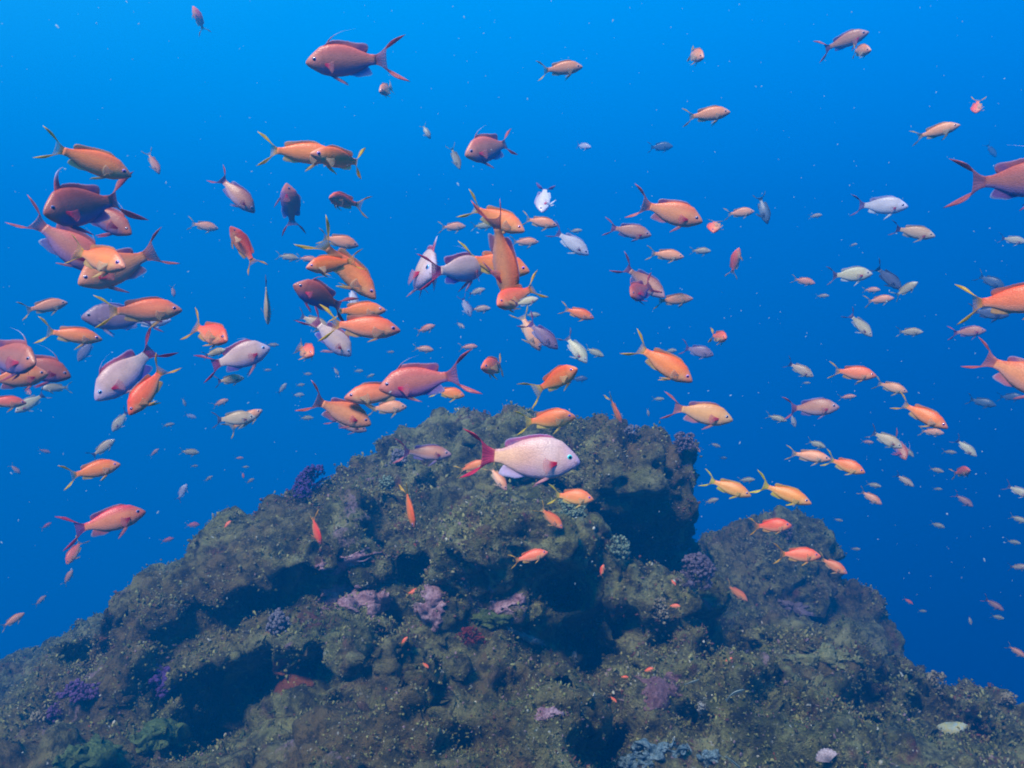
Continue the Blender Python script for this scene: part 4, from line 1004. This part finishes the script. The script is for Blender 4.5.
M_YEL = plain_mat('yellow_green_crust', (.12, .13, .04), (.30, .29, .13), 70)
M_RED = plain_mat('red_growth', (.14, .012, .01), (.27, .035, .025), 90)
M_BLUE = plain_mat('pale_blue_sponge', (.05, .10, .13), (.26, .36, .40), 70, .7, .01)
M_CREAM = plain_mat('cream_knobs', (.22, .17, .09), (.44, .37, .24), 80)
M_ORNG = plain_mat('orange_sponge', (.14, .035, .012), (.24, .07, .02), 90)
M_WHITE = plain_mat('white_crust', (.26, .26, .24), (.50, .48, .42), 90)
clump(150, 686, 17, 20, 'soft_coral', 'coral', 'rounded deep purple soft coral clump hanging by the dark cave', M_PURP, 90, .2, 1)
clump(84, 694, 26, 12, 'soft_coral', 'coral', 'low spreading violet soft coral on the slope beside the rounded purple one', M_PURP2, 80, .22, 2)
clump(62, 712, 14, 9, 'soft_coral', 'coral', 'small lilac soft coral at the foot of the spreading violet one', M_PURP2, 40, .22, 3)
clump(322, 472, 30, 13, 'soft_coral', 'coral', 'purple soft coral bush standing on the slope crest against open water', M_PURP, 100, .17, 4, .9)
clump(298, 486, 13, 9, 'soft_coral', 'coral', 'small purple tuft on the slope crest beside the larger purple bush', M_PURP, 40, .2, 5, .8)
clump(398, 464, 13, 12, 'soft_coral', 'coral', 'greyish purple tuft on the summit slope under the purplish fish', M_GREY, 50, .2, 6)
clump(686, 580, 20, 20, 'soft_coral', 'coral', 'large lilac soft coral on the buttress edge by the dark gully', M_LILAC, 110, .17, 7)
clump(664, 548, 22, 14, 'soft_coral', 'coral', 'grey-lilac soft coral under the overhanging head, above the large lilac one', M_GREY, 90, .17, 8)
clump(680, 436, 16, 12, 'soft_coral', 'coral', 'bluish lilac tuft on top of the overhanging head at the cliff', M_LILAC, 60, .18, 9)
clump(630, 440, 16, 10, 'soft_coral', 'coral', 'grey tuft on the overhanging head, further in from the cliff', M_GREY, 60, .2, 10)
clump(572, 512, 17, 12, 'sponge', 'sponge', 'pale mint green tuft on the front lobe under the vivid orange fish', M_MINT, 90, .16, 11)
clump(612, 546, 13, 14, 'sponge', 'sponge', 'pale mint green tuft standing alone in the shadowed hollow', M_MINT, 70, .17, 12)
clump(388, 482, 9, 8, 'sponge', 'sponge', 'small mint green tuft below the greyish purple one on the summit slope', M_MINT, 30, .22, 13)
clump(787, 533, 14, 9, 'soft_coral', 'coral', 'bluish lilac clump on top of the far hump', M_LILAC, 40, .22, 14)
clump(285, 626, 15, 16, 'soft_coral', 'coral', 'whitish lilac clump at the edge of the middle ledge', M_GREY, 60, .18, 15)
clump(470, 642, 16, 12, 'red_algae', 'algae', 'dark red bushy growth on top of the front dome', M_RED, 60, .15, 16, .3)
clump(50, 716, 12, 12, 'knob_coral', 'coral', 'cream knobbly coral on the near slope below the violet spread', M_CREAM, 34, .22, 17)
clump(942, 690, 12, 12, 'knob_coral', 'coral', 'yellow-white knobbly coral on the falling reef edge', M_CREAM, 34, .22, 18)
clump(1010, 706, 10, 10, 'knob_coral', 'coral', 'small cream knobbly coral on the reef beside the picture edge', M_CREAM, 26, .22, 19)
clump(655, 612, 12, 16, 'knob_coral', 'coral', 'whitish speckled coral on the buttress face', M_CREAM, 40, .16, 20, .1)
clump(705, 706, 6, 14, 'knob_coral', 'coral', 'narrow white coral streak low on the near base', M_WHITE, 30, .25, 21, .1)
crust(434, 606, 17, 19, 'pink_crust', 'coralline crust', 'bright pink crusted stone face beside the small red fish', M_PINK, .016, 1, 20)
crust(348, 598, 30, 13, 'pink_crust', 'coralline crust', 'dusky pink crust inside the long cave', M_PINK, .01, 2)
crust(378, 604, 10, 16, 'pink_crust', 'coralline crust', 'pale pink wedge at the end of the long cave', M_PINK, .014, 3, -40)
crust(345, 562, 34, 8, 'pink_crust', 'coralline crust', 'pink-white crusted rim along the ledge lip above the long cave', M_PINK, .01, 4, 12, .5)
crust(500, 608, 22, 9, 'pink_crust', 'coralline crust', 'lilac pink crust under the front lobe', M_PINK, .01, 5, 20, .4)
crust(548, 714, 16, 7, 'pink_crust', 'coralline crust', 'flat pink cap on the side of the front dome', M_PINK, .012, 6)
crust(660, 690, 24, 16, 'pink_crust', 'coralline crust', 'dusky pink crust spread low on the buttress', M_PINK2, .005, 7, 0, .3)
crust(155, 738, 26, 13, 'green_sponge', 'sponge', 'yellow-green mound below the rounded purple coral', M_GREEN, .04, 8, 25, .15, .2)
crust(88, 760, 34, 13, 'green_sponge', 'sponge', 'wide dull green mound at the bottom near the cream knobbly coral', M_GREEN, .04, 9, 10, .15, .2)
crust(492, 619, 20, 9, 'green_sponge', 'sponge', 'small olive green mound between the lilac pink crust and the dome', M_GREEN, .02, 10)
crust(820, 656, 34, 9, 'yellow_crust', 'crust', 'pale yellow-green patch across the lower far slope', M_YEL, .018, 11, -8, .4)
crust(795, 608, 17, 6, 'lilac_crust', 'crust', 'pale lilac plate on the far hump above the yellow-green patch', M_LILAC, .02, 12, -14)
crust(648, 755, 28, 11, 'blue_sponge', 'sponge', 'pale blue ragged sponge at the bottom of the gully', M_BLUE, .025, 13, 0, .6, .9)
crust(710, 758, 12, 8, 'blue_sponge', 'sponge', 'small pale blue sponge next to the larger ragged blue one', M_BLUE, .02, 14)
crust(528, 637, 20, 4, 'white_crust', 'crust', 'white streak with pinkish end running down beside the dark hollow', M_WHITE, .012, 15, -28, .4)
crust(573, 648, 4, 16, 'white_crust', 'crust', 'short upright white streak in the dark hollow', M_WHITE, .01, 16, 10, .4)
crust(290, 676, 26, 14, 'orange_sponge', 'sponge', 'dim orange crust deep in the shadowed cave under the middle ledge', M_ORNG, .008, 17, 0, .3)

# shells lying on the near rock
def shell(px, py, rp, label, c1, c2, rot):
    loc, nor = hit(px, py)
    if loc is None: print('MISS', label); return
    r = rp * loc.y / F; V, Fc = [], []; nu, nv = 10, 19
    for u in range(nu):
        for v in range(nv):
            uu = u / (nu - 1); th = (v / (nv - 1) - .5) * 2.5
            rr = r * uu * (1 + .04 * math.cos(v * math.pi))
            V.append((rr * math.sin(th), rr * math.cos(th) - r * .5, r * .55 * math.sin(uu * 2.4) * math.cos(th * .7) * (1 + .06 * math.cos(v * math.pi))))
    for u in range(nu - 1):
        for v in range(nv - 1):
            a = u * nv + v; Fc.append((a, a + nv, a + nv + 1, a + 1))
    o = mesh_obj('shell', V, Fc, plain_mat('shell', c1, c2, 120, .5, .002)); o.location = loc + nor * .012
    o.rotation_mode = 'QUATERNION'; nor = (nor * .5 - loc.normalized()).normalized(); o.rotation_quaternion = nor.to_track_quat('Z', 'Y') @ Matrix.Rotation(R(rot), 3, 'Z').to_quaternion()
    sm = o.modifiers.new('thickness', 'SOLIDIFY'); sm.thickness = .003
    return tag(o, label, 'shell')
shell(831, 755, 12, 'pinkish white ribbed shell lying on the near rock', (.42, .30, .33), (.58, .48, .50), 30)
shell(955, 734, 15, 'yellow and pale blue shell half wedged under the dark rock edge', (.50, .42, .08), (.30, .42, .50), 200)

# slim striped fish close over the rock
def slim_fish(px, py, Lp, a, bend, label):
    loc, nor = hit(px, py); d = loc.y - .09; L = Lp * d / F
    V, C, Fc = [], [], []; nr, nc = 16, 20
    S = [0, .05, .15, .35, .6, .85, .93, 1.0]; HZ = [.01, .04, .062, .072, .062, .032, .045, .075]; WY = [.01, .03, .045, .05, .04, .02, .008, .003]
    for i in range(nr):
        s = i / (nr - 1); hz, wy = np.interp(s, S, HZ), np.interp(s, S, WY); zc = bend * (s - .5) ** 2
        for j in range(nc):
            an = 2 * math.pi * j / nc; V.append((.5 - s, wy * math.sin(an), zc + hz * math.cos(an)))
            h = math.cos(an); C.append((.015, .03, .035, 1) if h > .8 or abs(h - .1) < .45 else (.40, .50, .42, 1))
    for i in range(nr - 1):
        for j in range(nc):
            q, w_ = i * nc + j, i * nc + (j + 1) % nc; Fc.append((q, q + nc, w_ + nc, w_))
    Fc.append(tuple(range(nc))); Fc.append(tuple((nr - 1) * nc + j for j in reversed(range(nc))))
    o = mesh_obj('striped_fish', V, Fc, SKIN, colors=C)
    o.location = ray(px, py) * d; o.rotation_euler = (0, R(-a), 0); o.scale = (L, L, L)
    return tag(o, label, 'fish', 'slim striped fish close over the rock')
slim_fish(692, 682, 16, 20, .0, 'slim dark striped fish at the shadowed gully over the near base')
slim_fish(734, 693, 22, 30, -.5, 'slim black striped fish curved in an arc over the near rock')
slim_fish(733, 762, 20, -40, 0, 'slim black striped fish at the bottom edge beside the pale blue sponges')

# drifting specks in the water
def specks():
    rs = np.random.RandomState(5); bm = bmesh.new(); n = 800
    for i in range(n):
        d = rs.uniform(.7, 3.4); px, py = rs.uniform(-60, 1084), rs.uniform(-40, 600)
        loc, nor = hit(px, py)
        if loc is not None and d > loc.y - .1: continue
        r = rs.uniform(.0004, .0010) * (.4 + .45 * d) * (1.8 if rs.rand() < .06 else 1)
        bmesh.ops.create_icosphere(bm, subdivisions=1, radius=1, matrix=Matrix.Translation(at(px, py, d)) @ Matrix.Rotation(rs.rand() * 3, 4, 'Y') @ Matrix.Diagonal((r * rs.uniform(.6, 2.2), r, r * .8, 1)))
    me = bpy.data.meshes.new('suspended_specks'); bm.to_mesh(me); bm.free()
    m, nt, b = new_mat('speck'); b.inputs['Base Color'].default_value = (.55, .62, .60, 1); b.inputs['Roughness'].default_value = .6
    b.inputs['Alpha'].default_value = .4
    me.materials.append(m)
    o = bpy.data.objects.new('suspended_specks', me); col.objects.link(o)
    tag(o, 'tiny pale specks of plankton drifting in the water', 'plankton', kind='stuff')
specks()
